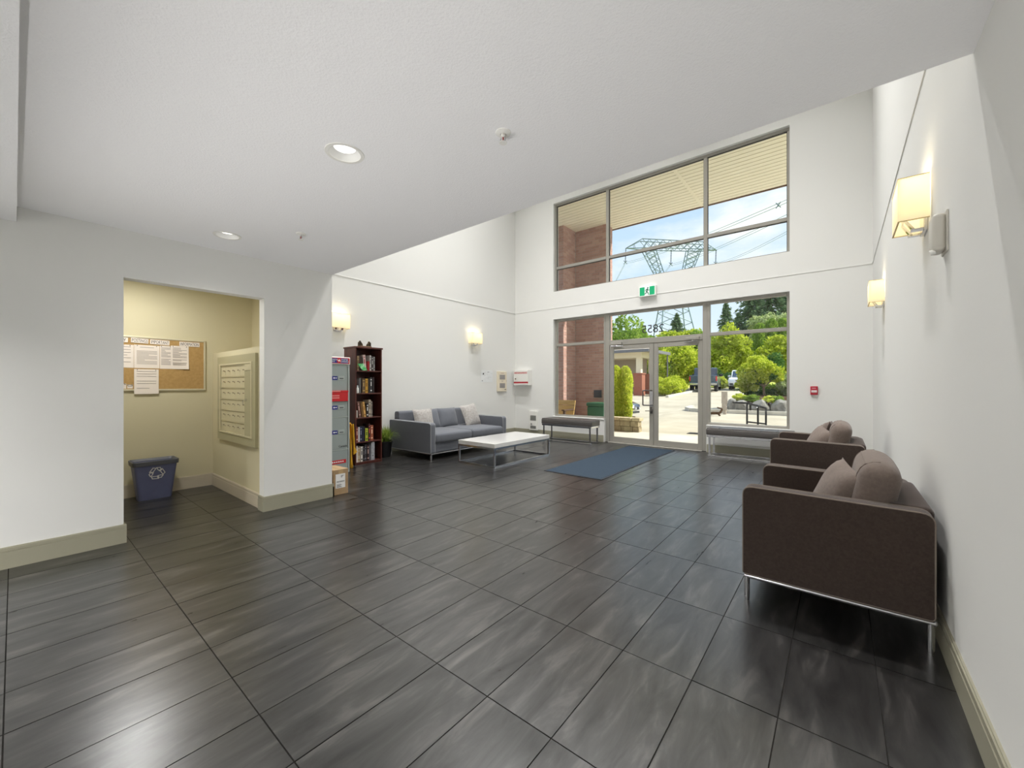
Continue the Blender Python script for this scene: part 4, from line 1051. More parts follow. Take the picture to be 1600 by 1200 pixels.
# ------------------------------------------------------------------ porch: soffit, brick walls, bench
SOF = mat('cream_vinyl_soffit', (248, 241, 220), .55, bump=.03, bscale=50, coords='World')
sf = root('porch_soffit')
SZ = 5.58
BOARD = {}
n = 15; y0 = YB+.22; dy = (10.53-y0)/n
for k in range(n):
    for (x0, x1) in ((-7.6, -2.62), (-2.56, 3.2)):
        key = round(x1-x0, 3)
        if key not in BOARD:
            b = B(); b.box(0, key, .009, dy-.009, 0, .014, bev=.003, seg=1); me = D.meshes.new('soffit_board'); b.bm.to_mesh(me); b.bm.free(); me.materials.append(SOF); BOARD[key] = me
        o = D.objects.new('soffit_board', BOARD[key]); COL.objects.link(o); o.parent = sf; o.location = (x0, y0+k*dy, SZ)
B().box(-2.62, -2.56, y0, 10.53, SZ-.004, SZ+.01).done('joint_strip', SOF, sf)
B().box(-7.8, 3.4, y0, 10.53, SZ+.014, SZ+.30).done('soffit_backing', mat('soffit_shadow_gap', (112, 104, 84), .9, bump=.02), sf)
struct('roof_fascia', B().box(-7.8, 3.4, 10.53, 10.57, SZ-.02, SZ+.40), mat('brown_fascia', (110, 84, 70), .6, bump=.03))
MORT = mat('mortar', (196, 184, 178), .95, spec=.1, var=(180, 168, 162), vscale=20, bump=.2, bscale=90, coords='World')
def brickmat():
    m = D.materials.new('red_brick'); m.use_nodes = True; nt = m.node_tree; p = nt.nodes['Principled BSDF']
    g = N(nt, 'ShaderNodeNewGeometry'); c = ramp(nt, [(0, s2l((180, 144, 134))), (.5, s2l((189, 154, 144))), (1, s2l((198, 165, 155)))], g.outputs['Random Per Island'])
    nz = N(nt, 'ShaderNodeTexNoise', Scale=30.0, Detail=4.0); nt.links.new(g.outputs['Position'], nz.inputs['Vector'])
    b = N(nt, 'ShaderNodeBump', Strength=.3, Distance=.004); nt.links.new(nz.outputs[0], b.inputs['Height']); nt.links.new(b.outputs[0], p.inputs['Normal'])
    nt.links.new(c, p.inputs['Base Color']); p.inputs['Roughness'].default_value = .9; p.inputs['Specular IOR Level'].default_value = .2; return m
BRICK = brickmat()
def brickface(parent, axis, f, sgn, a0, a1, z0, z1):
    """one face of running bond bricks, proud of the mortar core"""
    b = B(); L, Hc = .208, .0745; k = 0; z = z0
    while z < z1-.02:
        a = a0-(L/2 if k % 2 else 0); zt = min(z+Hc-.009, z1)
        while a < a1-.005:
            p, q = max(a, a0), min(a+L-.009, a1)
            if q-p > .015:
                t = .006+.002*((k*7+int(a*31)) % 3)/2
                lo, hi = sorted((f, f+sgn*t))
                if axis == 'X': b.box(lo, hi, p, q, z, zt)
                else: b.box(p, q, lo, hi, z, zt)
            a += L
        z += Hc; k += 1
    o = b.done('brick_courses', BRICK, parent); o['kind'] = 'stuff'; return o
pw = root('wall_porch_return')
B().box(-6.3, -5.83, 9.40, 10.40, -.1, SZ).done('mortar_core', MORT, pw)
brickface(pw, 'X', -5.83, 1, 9.40, 10.03, 0, SZ); brickface(pw, 'Y', 9.40, -1, -6.3, -5.83, 0, SZ)
pp = root('wall_porch_pier')
B().box(-5.83, -4.89, 10.05, 10.42, -.1, SZ).done('mortar_core', MORT, pp)
brickface(pp, 'Y', 10.05, -1, -5.82, -4.885, 0, SZ); brickface(pp, 'X', -4.89, 1, 10.05, 10.42, 0, SZ)
ps = root('wall_porch_left')
B().box(-8.5, -6.3, 9.55, 9.75, -.1, SZ).done('siding_core', mat('blue_grey_siding', (128, 132, 140), .7, bump=.05), ps)
for q in range(28): B().box(-8.5, -6.3, 9.538, 9.55, q*.2+.006, q*.2+.194, bev=.002, seg=1).done('siding_board', MC['blue_grey_siding'], ps)
b = B(); b.box(-8.2, -6.32, 9.50, 9.54, 3.50, 3.60); b.box(-8.2, -6.32, 9.505, 9.54, 2.9, 2.98); b.done('window_trim', WHITEP, ps)
vt = thing('wall_vent', 'square dark grey vent set in the porch brick pier', 'vent', (-5.13, 10.037, 1.0))
B().box(-.115, .115, -.012, .0, -.10, .10, bev=.003).done('frame', mat('vent_grey', (84, 84, 92), .5, bump=.03), vt)
for q in range(6): B().box(-.095, .095, -.018, -.012, -.085+q*.029, -.066+q*.029).done('louvre', MC['vent_grey'], vt)

PINE = mat('pale_pine', (206, 174, 116), .6, var=(190, 156, 98), vscale=3, stretch=(.8, 8, 8), bump=.05)
DKW = mat('dark_stained_wood', (92, 70, 56), .6, var=(78, 58, 46), vscale=3, stretch=(8, 1, 8), bump=.05)
ob = thing('porch_bench', 'wooden plank bench with leaning back on the porch outside the left window', 'bench', (-5.95, 9.0, -.02))
for q in range(3):
    b = B(); b.box(-.56, .56, -.014, .014, q*.135, q*.135+.125, bev=.006)
    bmesh.ops.transform(b.bm, matrix=Matrix.Translation((0, .20, .47)) @ Matrix.Rotation(-.25, 4, 'X'), verts=b.bm.verts); b.done('back_plank', PINE, ob)
for q in range(3): B().box(-.56, .56, -.22+q*.135, -.095+q*.135, .40, .43, bev=.006).done('seat_plank', PINE, ob)
for x in (-.50, .50):
    b = B(); b.box(x-.03, x+.03, -.19, -.13, 0, .60, bev=.005); b.box(x-.03, x+.03, .13, .19, 0, .42, bev=.005)
    b.done('leg_frame', DKW, ob)
    B().box(x-.045, x+.045, -.24, .22, .60, .635, bev=.008).done('armrest', DKW, ob)
    b = B(); b.box(x-.03, x+.03, -.02, .02, -.05, .46, bev=.004)
    bmesh.ops.transform(b.bm, matrix=Matrix.Translation((0, .235, .42)) @ Matrix.Rotation(-.25, 4, 'X'), verts=b.bm.verts); b.done('back_post', DKW, ob)
gb = thing('utility_box', 'green rounded plastic box on the porch beside the brick pier', 'box', (-4.95, 9.74, -.02))
GRN = mat('green_plastic', (52, 96, 70), .5, bump=.03)
B().box(-.24, .24, -.20, .20, .0, .70, bev=.03, seg=3).done('body', GRN, gb, smooth=True)
B().box(-.26, .26, -.22, .22, .70, .80, bev=.035, seg=3).done('lid', GRN, gb, smooth=True)

# ------------------------------------------------------------------ planter wall, handrail, sign post, log, rocks, kerbs
STONE = mat('tan_split_stone', (178, 164, 134), .95, spec=.15, var=(136, 122, 98), vscale=7, bump=.9, bscale=26, coords='World')
STC = mat('tan_cap_stone', (198, 184, 152), .9, spec=.15, var=(168, 154, 122), vscale=6, bump=.5, bscale=26, coords='World')
rw = thing('planter_wall', 'low tan stone planter wall with cap stones beside the doors outside', 'wall', (-4.88, 10.45, -.02))
rr = random.Random(11)
for course in range(2):
    x = 0.0
    while x < .74:
        L = rr.uniform(.22, .34); z0 = course*.15
        b = B(); b.box(x+.004, min(x+L, .78)-.004, -.10+rr.uniform(-.008, .008), .12, z0+.003, z0+.147, bev=.012)
        b.done('wall_stone', STONE, rw); x += L
x = -.02
while x < .76:
    L = rr.uniform(.26, .36)
    b = B(); b.box(x+.004, min(x+L, .81)-.004, -.13+rr.uniform(-.008, .008), .14, .303, .385, bev=.012); b.done('cap_stone', STC, rw); x += L
SOIL = mat('bark_mulch', (92, 72, 54), .98, spec=.05, var=(64, 48, 36), vscale=14, bump=1, bscale=40, coords='World')
struct('planter_soil', B().prism([(-6.6, 10.56), (-4.25, 10.56), (-4.95, 12.2), (-6.6, 12.2)], 'Z', -.1, .26), SOIL)

hr = thing('handrail', 'black metal stair handrail standing outside the right window', 'railing', (-1.6, 10.3, -.05))
IRON = mat('black_iron', (38, 38, 42), .4, metal=.4, bump=.02)
def sq(b, p, q, r=.02): return b.tube(p, q, r, n=8)
for x, z1 in ((-.005, .885), (.205, .845), (.355, .79)): sq(B(), (x, 0, 0), (x, 0, z1)).done('post', IRON, hr)
b = B(); b.path([(-.29, 0, .893), (.0, 0, .887), (.36, 0, .785)], .023, 10); b.done('top_rail', IRON, hr, smooth=True)
b = B(); b.path([(-.005, 0, .47), (.355, 0, .445)], .017, 8); b.done('lower_rail', IRON, hr, smooth=True)

sp = thing('sign_post', 'pale wooden sign board standing at the road edge before the rocks', 'sign', (-3.25, 16.3, gz(0, 16.3)))
WOODP = mat('weathered_pale_wood', (196, 184, 170), .8, var=(170, 156, 142), vscale=6, stretch=(8, 8, 1), bump=.1)
B().box(-.05, .05, -.04, .04, 0, .42, bev=.005).done('post', WOODP, sp)
B().box(-.10, .10, -.055, -.04, .40, .83, bev=.006).done('board', WOODP, sp)
B().box(-.085, .085, -.062, -.055, .16, .40, bev=.004).done('lower_board', WOODP, sp)
lg = thing('driftwood_log', 'twisted brown driftwood log lying by the road edge', 'log', (-3.45, 15.6, gz(0, 15.6)))
BARK = mat('brown_bark', (112, 90, 70), .95, spec=.1, var=(82, 64, 48), vscale=9, bump=.8, bscale=30)
b = B(); b.tube((-.30, 0, .05), (-.05, .02, .09), .045, .055); b.tube((-.05, .02, .09), (.18, 0, .10), .055, .045); b.tube((.18, 0, .10), (.26, .02, .24), .045, .03); b.tube((.26, .02, .24), (.10, .0, .30), .03, .022); b.tube((.1, .02, .1), (.2, -.06, .02), .04, .03)
b.done('log_body', BARK, lg, smooth=True)

ROCKM = mat('grey_boulder', (168, 164, 154), .95, spec=.15, var=(120, 116, 108), vscale=2.2, bump=.9, bscale=9)
def rock(x, y, z, sx, sy, sz, seed, label):
    r = random.Random(seed); bm = bmesh.new(); bmesh.ops.create_icosphere(bm, subdivisions=3, radius=1)
    planes = [(Vector((r.uniform(-1, 1), r.uniform(-1, 1), r.uniform(-.6, 1))).normalized(), r.uniform(.62, .92)) for _ in range(14)]
    for v in bm.verts:
        d = v.co.normalized(); k = 1.0
        for n_, o_ in planes:
            c = d.dot(n_)
            if c > .05: k = min(k, o_/c)
        v.co = d*k*(1+.02*math.sin(9*d.x+seed)*math.cos(7*d.y))
        v.co.x *= sx; v.co.y *= sy; v.co.z *= sz
    b = B(); b.bm.free(); b.bm = bm
    o = b.done('boulder', ROCKM, loc=(x, y, z)); return tag(o, label, 'rock', 'boulders edging the planting bed')
rock(-3.18, 17.3, .42, .30, .30, .36, 1, 'grey boulder at the left end of the rock edge, beside the sign board')
rock(-2.84, 17.2, .38, .34, .30, .32, 2, 'striped grey boulder second from the left in the rock edge')
rock(-2.22, 17.2, .36, .36, .34, .36, 3, 'rounded pale boulder in the middle of the rock edge')
rock(-1.62, 17.2, .42, .38, .36, .38, 4, 'large light boulder at the right end of the rock edge')
rock(-3.12, 18.0, .68, .20, .18, .16, 5, 'small flat rock behind the leftmost boulder')
struct('planting_bed', gridmesh([-3.5, -3.2, -2.6, -2, -1.4, -.6, .6, 2], [17.3, 17.8, 18.6, 20, 23], lambda x, y: gz(x, y)+(.38 if y < 17.5 else .56)*(1 if x > -3.4 else .2)), SOIL)
def kerb(name, pts):
    b = B(); K = mat('pale_kerb', (214, 208, 196), .9, spec=.2, var=(196, 190, 178), vscale=4, bump=.2, coords='World')
    for (x0, y0), (x1, y1) in zip(pts, pts[1:]):
        p, q = Vector((x0, y0, gz(x0, y0))), Vector((x1, y1, gz(x1, y1))); d = (q-p).normalized(); n_ = Vector((-d.y, d.x, 0))*.08
        vs = [b.bm.verts.new(v) for v in (p-n_, q-n_, q+n_, p+n_)]; up = [b.bm.verts.new(v.co+Vector((0, 0, .13))) for v in vs]
        b.bm.faces.new(up)
        for k in range(4): b.bm.faces.new((vs[k], vs[(k+1) % 4], up[(k+1) % 4], up[k]))
    return struct(name, b, K)
kerb('kerb_right', [(-4.9, 18.3), (-4.9, 17.5), (-4.6, 17.0), (-4.1, 16.8), (-2, 16.75), (2, 16.75)])
kerb('kerb_left', [(-8.3, 25.5), (-8.5, 28), (-8.75, 32), (-9.2, 36)])

# ------------------------------------------------------------------ plants
def leaves(name, pts, size, m, parent, seed=0, droop=0.0, aspect=1.0, up=None):
    """many small bent leaf blades, one mesh"""
    rs = np.random.RandomState(seed); n = len(pts); pts = np.asarray(pts, dtype=float)
    a = rs.normal(size=(n, 3)); a /= np.linalg.norm(a, axis=1)[:, None]
    c = rs.normal(size=(n, 3)); c -= a*(a*c).sum(1)[:, None]; c /= np.linalg.norm(c, axis=1)[:, None]
    if up is not None: a = a*.45+np.asarray(up)*1.0; a /= np.linalg.norm(a, axis=1)[:, None]
    a[:, 2] -= droop; s = size*rs.uniform(.6, 1.3, size=n)[:, None]
    nrm = np.cross(a, c)
    v = np.stack([pts-a*s, pts+c*s*.45*aspect+nrm*s*.15, pts+a*s, pts-c*s*.45*aspect+nrm*s*.15], 1).reshape(-1, 3)
    me = D.meshes.new(name)
    f = np.arange(4*n).reshape(-1, 4)
    me.from_pydata(v.tolist(), [], f.tolist())
    o = put(me, name, m, parent); o['kind'] = 'stuff'; return o
def blob_pts(n, rx, ry, rz, cz, seed, clumps=26, cr=.38, flat=.0):
    rs = np.random.RandomState(seed); d = rs.normal(size=(clumps, 3)); d /= np.linalg.norm(d, axis=1)[:, None]
    d *= rs.uniform(.45, .95, size=(clumps, 1)); d[:, 2] = np.maximum(d[:, 2], -.75+flat)
    k = rs.randint(0, clumps, n); o = rs.normal(size=(n, 3)); o /= np.linalg.norm(o, axis=1)[:, None]
    o *= cr*rs.uniform(.6, 1.0, size=(n, 1))*rs.uniform(.7, 1.2, size=(clumps,))[k][:, None]
    p = d[k]+o; return p*np.array([rx, ry, rz])+np.array([0, 0, cz])
LF_Y = leafmat('yellow_green_leaf', (158, 178, 44), (222, 226, 96)); LF_G = leafmat('mid_green_leaf', (108, 146, 54), (172, 194, 92))
LF_D = leafmat('dark_green_leaf', (62, 102, 54), (118, 152, 80), .35); LF_C = leafmat('conifer_needle', (78, 106, 80), (140, 164, 122), .3)
LF_L = leafmat('lime_leaf', (188, 206, 66), (238, 238, 118)); LF_S = leafmat('sage_leaf', (150, 170, 106), (206, 214, 160), .3)
def tree(name, label, x, y, z, rx, ry, rz, n, leaf, m, seed, trunk=.0, tr=.08, cat='tree', group=None, clumps=26, branches=5, cr=.38, droop=0):
    t = thing(name, label, cat, (x, y, z), 0, group)
    leaves('foliage', blob_pts(n, rx, ry, rz, trunk+rz*.92, seed, clumps, cr), leaf, m, t, seed, droop)
    b = B(); r = random.Random(seed); top = Vector((0, 0, trunk+rz*.35)); b.tube((0, 0, -.25), top, tr, tr*.7, 8)
    for q in range(branches):
        a = 2*PI*q/branches+r.uniform(-.4, .4); b.tube(top*r.uniform(.6, 1), (math.cos(a)*rx*.6, math.sin(a)*ry*.6, trunk+rz*r.uniform(.7, 1.3)), tr*.5, tr*.15, 6)
    b.done('trunk', BARK, t, smooth=True); return t
def conifer(label, x, y, z, h, r, n, leaf, seed, group='tall conifers on the skyline', m=None):
    t = thing('conifer', label, 'tree', (x, y, z), 0, group); rs = np.random.RandomState(seed); lv = 16; P = []; U = []
    b = B(); b.tube((0, 0, -.3), (0, 0, h*.98), .02*h, .003*h, 8)
    for k in range(lv):
        f = .16+.82*k/(lv-1); zz = h*f; R_ = r*(1-f)**.72*rs.uniform(.8, 1.12)+.02*r; nb = 9
        for q in range(nb):
            a = 2*PI*q/nb+rs.uniform(0, 1); L = R_*rs.uniform(.7, 1.1); m_ = max(4, int(n/(lv*nb)*(1.6-f)))
            tt = rs.uniform(.12, 1, m_); sp = L*.22*(1-.5*tt)
            px = np.cos(a)*L*tt+rs.normal(size=m_)*sp*.5; py = np.sin(a)*L*tt+rs.normal(size=m_)*sp*.5; pz = zz-.28*L*tt+.10*L*tt**2+rs.normal(size=m_)*h*.010-rs.uniform(0, .03, m_)*h
            P.append(np.stack([px, py, pz], 1)); U.append(np.tile([math.cos(a)*.8, math.sin(a)*.8, -.35], (m_, 1)))
            b.tube((0, 0, zz), (math.cos(a)*L*.8, math.sin(a)*L*.8, zz-.18*L), .004*h, .0015*h, 4, cap=False)
    leaves('needles', np.concatenate(P), leaf, m or LF_C, t, seed, 0, .7, np.concatenate(U)); b.done('trunk', BARK, t, smooth=True); return t
def column(label, x, y, z, h, r, n, leaf, m, seed, group, cat='shrub', name='columnar_cedar'):
    t = thing(name, label, cat, (x, y, z), 0, group); rs = np.random.RandomState(seed)
    f = rs.uniform(0, 1, n); prof = r*np.sqrt(np.clip(1-(np.maximum(0, f-.72)/.285)**2, 0.02, 1))*(.78+.22*np.minimum(1, f*5))
    a = rs.uniform(0, 2*PI, n); rr = prof*(.80+.22*rs.uniform(size=n)+.08*np.sin(3*a+9*f))
    leaves('foliage', np.stack([np.cos(a)*rr, np.sin(a)*rr, f*h], 1), leaf, m, t, seed, 0, .8, np.tile([0, 0, .45], (n, 1)))
    c = B(); c.lathe([(.02, 0), (r*.62, .05*h), (r*.70, .6*h), (r*.55, .84*h), (.02, .95*h)], n=12); c.done('inner_foliage', LF_G, t, smooth=True)
    B().tube((0, 0, -.2), (0, 0, h*.5), .03, .015, 6).done('stem', BARK, t); return t
column('left column of the pair of bright narrow cedars behind the planter wall', -5.16, 11.25, .20, 1.60, .20, 5000, .045, LF_L, 21, 'narrow cedars by the planter wall')
column('right column of the pair of bright narrow cedars behind the planter wall', -4.90, 11.35, .20, 1.58, .19, 5000, .045, LF_L, 22, 'narrow cedars by the planter wall')
hg = 'clipped shrubs of the hedge'
def shrub(label, x, y, z, rx, ry, rz, n, leaf, m, seed, group=None, name='shrub'): return tree(name, label, x, y, z, rx, ry, rz, n, leaf, m, seed, .0, .03, 'shrub', group, 34, 5, .30)
shrub('nearest yellow green hedge shrub along the driveway kerb', -9.15, 27.6, gz(0, 27.6), .95, .95, .66, 4200, .075, LF_Y, 31, hg)
shrub('second yellow green hedge shrub along the driveway kerb', -9.4, 29.2, gz(0, 29.2), .95, .95, .66, 4200, .075, LF_Y, 32, hg)
shrub('third hedge shrub along the kerb, beside the pickup truck', -9.6, 30.8, gz(0, 30.8), .95, .95, .66, 4200, .075, LF_Y, 33, hg)
shrub('farthest hedge shrub, partly behind the pickup truck', -10.0, 32.2, gz(0, 32.2), 1.0, .95, .66, 3800, .075, LF_Y, 34, hg)
BT = 'bushy_tree'
tree(BT, 'big bright yellow green tree behind the hedge, left of the pickup', -12.0, 39.0, gz(0, 39), 2.7, 2.4, 2.35, 11000, .18, LF_Y, 41, 0, .16, clumps=60, cr=.30)
tree(BT, 'darker leafy tree between the pavilion roof and the bright tree', -14.9, 39.5, gz(0, 38.5), 1.9, 1.7, 2.3, 7000, .17, LF_G, 42, 0, .14, clumps=44, cr=.32)
tree(BT, 'yellow green spreading tree behind the white vehicle', -9.2, 47.5, hz(-9.2, 47.5)-.4, 2.4, 2.1, 2.9, 10000, .20, LF_Y, 43, 0, .14, clumps=54, cr=.32)
tree(BT, 'rounded light green tree left of the spreading one on the hill', -13.2, 53.5, hz(-13.2, 53.5)-.3, 2.5, 2.3, 2.5, 8000, .22, LF_G, 44, 0, .14, clumps=44, cr=.32)
tree(BT, 'light green tree at the right edge of the right window', -4.4, 50.0, hz(-4.4, 50)-.5, 2.4, 2.0, 2.4, 8000, .22, LF_Y, 45, 0, .14, clumps=44, cr=.32)
for i, (x, y) in enumerate(((-7.6, 57.5), (-6.5, 58.3), (-5.4, 59.1), (-4.3, 59.9), (-3.2, 60.7))):
    column(('first', 'second', 'third', 'fourth', 'fifth')[i]+' tall green cedar from the left in the row on the hill', x, y, hz(x, y)-.2, 5.0+.25*(i % 2), .75, 2600, .20, LF_G, 50+i, 'cedar row on the hill', 'tree')
tree(BT, 'green tree at the left of the transom, above the pavilion roof', -17.0, 38.6, gz(0, 38.6), 2.9, 2.4, 3.9, 11000, .20, LF_G, 46, 0, .18, clumps=60, cr=.30)
tree(BT, 'green tree behind the house number on the transom', -18.4, 48.6, hz(-18.4, 48.6), 3.2, 2.6, 3.0, 11000, .24, LF_G, 47, 0, .18, clumps=54, cr=.30)
tree(BT, 'low green tree at the foot of the pylon', -16.0, 55.0, hz(-16.0, 55), 3.4, 2.4, 2.6, 8000, .26, LF_Y, 48, 0, .18, clumps=44)
conifer('slim conifer standing left of the big ones in the right window', -13.1, 66.7, 4.5, 9.4, 2.3, 5200, .24, 61)
conifer('broad dark conifer in the middle of the right window', -10.9, 75.0, 4.8, 15.2, 4.6, 11000, .30, 62)
conifer('tallest conifer behind the pale green tree in the right window', -8.6, 77.0, 4.8, 17.0, 5.0, 11000, .30, 63)
conifer('conifer at the right edge of the right window', -5.8, 78.8, 4.8, 16.5, 4.8, 11000, .30, 64)
conifer('short dark conifer between the broad one and the slim one', -13.2, 76.5, 4.8, 8.4, 3.0, 5000, .28, 65)
conifer('single conifer beside the pylon legs in the transom', -21.9, 72.3, 5.0, 8.6, 3.0, 6000, .28, 66)
tree(BT, 'pale green broadleaf tree in front of the tall conifers', -7.4, 68.0, 5.0, 2.8, 2.4, 3.4, 9000, .26, LF_S, 49, .4, .18, clumps=50, cr=.32)
tree(BT, 'dark green tree in front of the cedar row', -5.6, 45.0, gz(0, 45), 1.6, 1.4, 1.7, 5000, .17, LF_D, 71, 0, .12)
shrub('dark shrub between the pickup and the white vehicle', -8.9, 43.0, gz(0, 42), 1.2, .9, .95, 3600, .12, LF_D, 72)
shrub('small yellow shrub at the kerb behind the pickup', -8.3, 40.2, gz(0, 40), .6, .55, .55, 2200, .09, LF_L, 73)
# round clipped tree and plants of the rock bed
rt = thing('round_tree', 'round clipped yellow green tree with forked trunk in the rock bed', 'tree', (-2.42, 19.0, .80))
leaves('foliage', np.concatenate([blob_pts(7500, .86, .80, .66, 1.02, 81, 46, .26, .25), blob_pts(1800, .45, .45, .34, .42, 82, 14, .36)+np.array([-.62, 0, .05])]), .062, LF_Y, rt, 81)
leaves('inner_foliage', blob_pts(3500, .62, .58, .46, .90, 84, 30, .3), .07, LF_D, rt, 84)
b = B(); b.tube((.08, 0, -.2), (.04, 0, .38), .05, .04, 8)
for a, l in ((.5, .5), (1.1, .35), (2.0, .35), (2.7, .5), (4.4, .3)): b.tube((.04, 0, .34), (.04+math.cos(a)*l, .3*math.sin(a)*l, .78), .03, .012, 6)
b.done('trunk', mat('pale_bark', (150, 132, 108), .9, var=(122, 104, 84), vscale=10, bump=.4), rt, smooth=True)
shrub('leafy sage green bush at the right of the rock bed', -1.35, 19.4, .72, .62, .55, .52, 4200, .055, LF_S, 83)
shrub('dark low bush filling the shade under the round tree', -2.75, 19.8, .70, .75, .5, .36, 3200, .06, LF_D, 85)
shrub('low bush right of the round tree trunk', -1.9, 19.9, .70, .6, .5, .34, 2600, .06, LF_G, 86)
jp = 'creeping junipers over the boulders'
for i, (x, y, z, r, lab) in enumerate(((-3.02, 17.6, .66, .28, 'creeping juniper over the leftmost boulder'), (-2.55, 17.5, .60, .30, 'creeping juniper between the second and middle boulders'), (-2.02, 17.45, .58, .26, 'creeping juniper over the middle boulder'), (-1.80, 17.5, .60, .2, 'small juniper sprig between the two right boulders'))):
    shrub(lab, x, y, z, r, .26, .13, 1500, .04, LF_G if i % 2 else LF_L, 90+i, jp, 'creeping_juniper')

# ------------------------------------------------------------------ vehicles
TYRE = mat('tyre_rubber', (34, 34, 36), .85, bump=.1); CARGLASS = mat('dark_car_glass', (46, 58, 74), .08, spec=.8, coat=.5, bump=.005)
RIMM = mat('alloy_rim', (170, 172, 176), .3, metal=.9, bump=.01); LAMPR = mat('tail_lamp_red', (196, 44, 44), .25, coat=.5, bump=.01); LAMPW = mat('head_lamp_clear', (222, 228, 236), .12, coat=.6, bump=.01)
BUMP = mat('dark_bumper_plastic', (48, 50, 54), .6, bump=.05); PLATE = mat('plain_plate', (226, 228, 232), .5, bump=.01)
def wheel(t, x, y, r=.36, w=.24):
    b = B(); s = 1 if x > 0 else -1
    prof = [(r*.55, -w/2), (r*.92, -w/2), (r, -w*.3), (r, w*.3), (r*.92, w/2), (r*.55, w/2)]
    b.lathe(prof, n=24); bmesh.ops.transform(b.bm, matrix=Matrix.Translation((x, y, r)) @ Matrix.Rotation(PI/2, 4, 'Y'), verts=b.bm.verts)
    wv = b.done('wheel', TYRE, t, smooth=True)
    b = B(); b.lathe([(.001, w*.36), (r*.2, w*.36), (r*.5, w*.28), (r*.58, w*.42), (r*.58, -w*.4)], n=20); bmesh.ops.transform(b.bm, matrix=Matrix.Translation((x, y, r)) @ Matrix.Rotation(s*PI/2, 4, 'Y'), verts=b.bm.verts)
    b.done('rim', RIMM, wv, smooth=True)
def side_prism(t, name, pts, hw, m, bev=.06, z=0):
    """side outline (y along the vehicle, z up) extruded across the width and bevelled"""
    o = B().prism(pts, 'X', -hw, hw, bev=bev, seg=3).done(name, m, t, smooth=True); return o
def pickup(x, y, z, rz):
    t = thing('pickup_truck', 'dark blue grey pickup truck seen from behind on the driveway', 'truck', (x, y, z), rz)
    P = mat('blue_grey_car_paint', (70, 84, 98), .25, coat=.8, spec=.5, bump=.005); hw = .96    # front towards +y
    side_prism(t, 'bed', rounded([(-2.85, .52), (-.62, .52), (-.62, 1.22), (-2.85, 1.24)], [.05, .02, .02, .05]), hw, P)
    side_prism(t, 'cab', rounded([(-.62, .42), (1.25, .42), (1.25, 1.22), (-.62, 1.22)], [.04, .06, .04, .02]), hw, P)
    side_prism(t, 'hood', rounded([(1.25, .42), (2.75, .46), (2.80, 1.02), (2.6, 1.14), (1.25, 1.22)], [.02, .1, .1, .1, .02]), hw-.01, P)
    side_prism(t, 'cabin_glass', rounded([(-.58, 1.20), (1.42, 1.20), (.78, 1.82), (-.46, 1.84)], [0, .02, .1, .08]), hw-.13, CARGLASS, .05)
    side_prism(t, 'roof', rounded([(-.47, 1.80), (.80, 1.78), (.68, 1.88), (-.38, 1.90)], [.02, .03, .06, .05]), hw-.14, P, .04)
    for s in (-1, 1):
        for ya, yb in ((-.58, -.46), (.36, .48)):
            B().prism([(ya, 1.20), (ya+.10, 1.20), (yb+.10, 1.84), (yb, 1.84)], 'X', s*(hw-.14)-.02, s*(hw-.14)+.02).done('pillar', P, t)
    B().box(-hw+.09, hw-.09, -2.885, -2.845, .62, 1.22, bev=.012).done('tailgate', P, t)
    b = B(); b.box(-.12, .12, -2.90, -2.885, 1.05, 1.12, bev=.004); b.done('tailgate_handle', BUMP, t)
    b = B(); b.box(-hw+.02, hw-.02, -3.02, -2.84, .50, .66, bev=.02); b.done('rear_bumper', CHROME, t)
    B().box(-.16, .16, -3.03, -3.018, .54, .64).done('licence_plate', PLATE, t)
    for s in (-1, 1):
        B().box(s*hw-.10 if s > 0 else -hw-.01, hw+.01 if s > 0 else -hw+.10, -2.89, -2.78, .80, 1.16, bev=.02).done('tail_lamp', LAMPR, t)
        b = B(); b.box(*sorted((s*(hw-.02), s*(hw+.22))), .98, 1.12, 1.20, 1.42, bev=.03); b.done('side_mirror', BUMP, t)
        B().box(*sorted((s*(hw-.05), s*(hw+.05))), -.9, 1.2, .36, .44, bev=.02).done('side_step', CHROME, t)
        for yy in (-1.95, 1.9):
            b = B(); b.prism([(yy+.50*math.cos(a), .42+.50*math.sin(a)) for a in [PI*k/10 for k in range(11)]], 'X', *sorted((s*(hw-.2), s*(hw+.008)))); b.done('wheel_arch', BUMP, t)
            wheel(t, s*(hw-.11), yy, .41, .27)
    return t
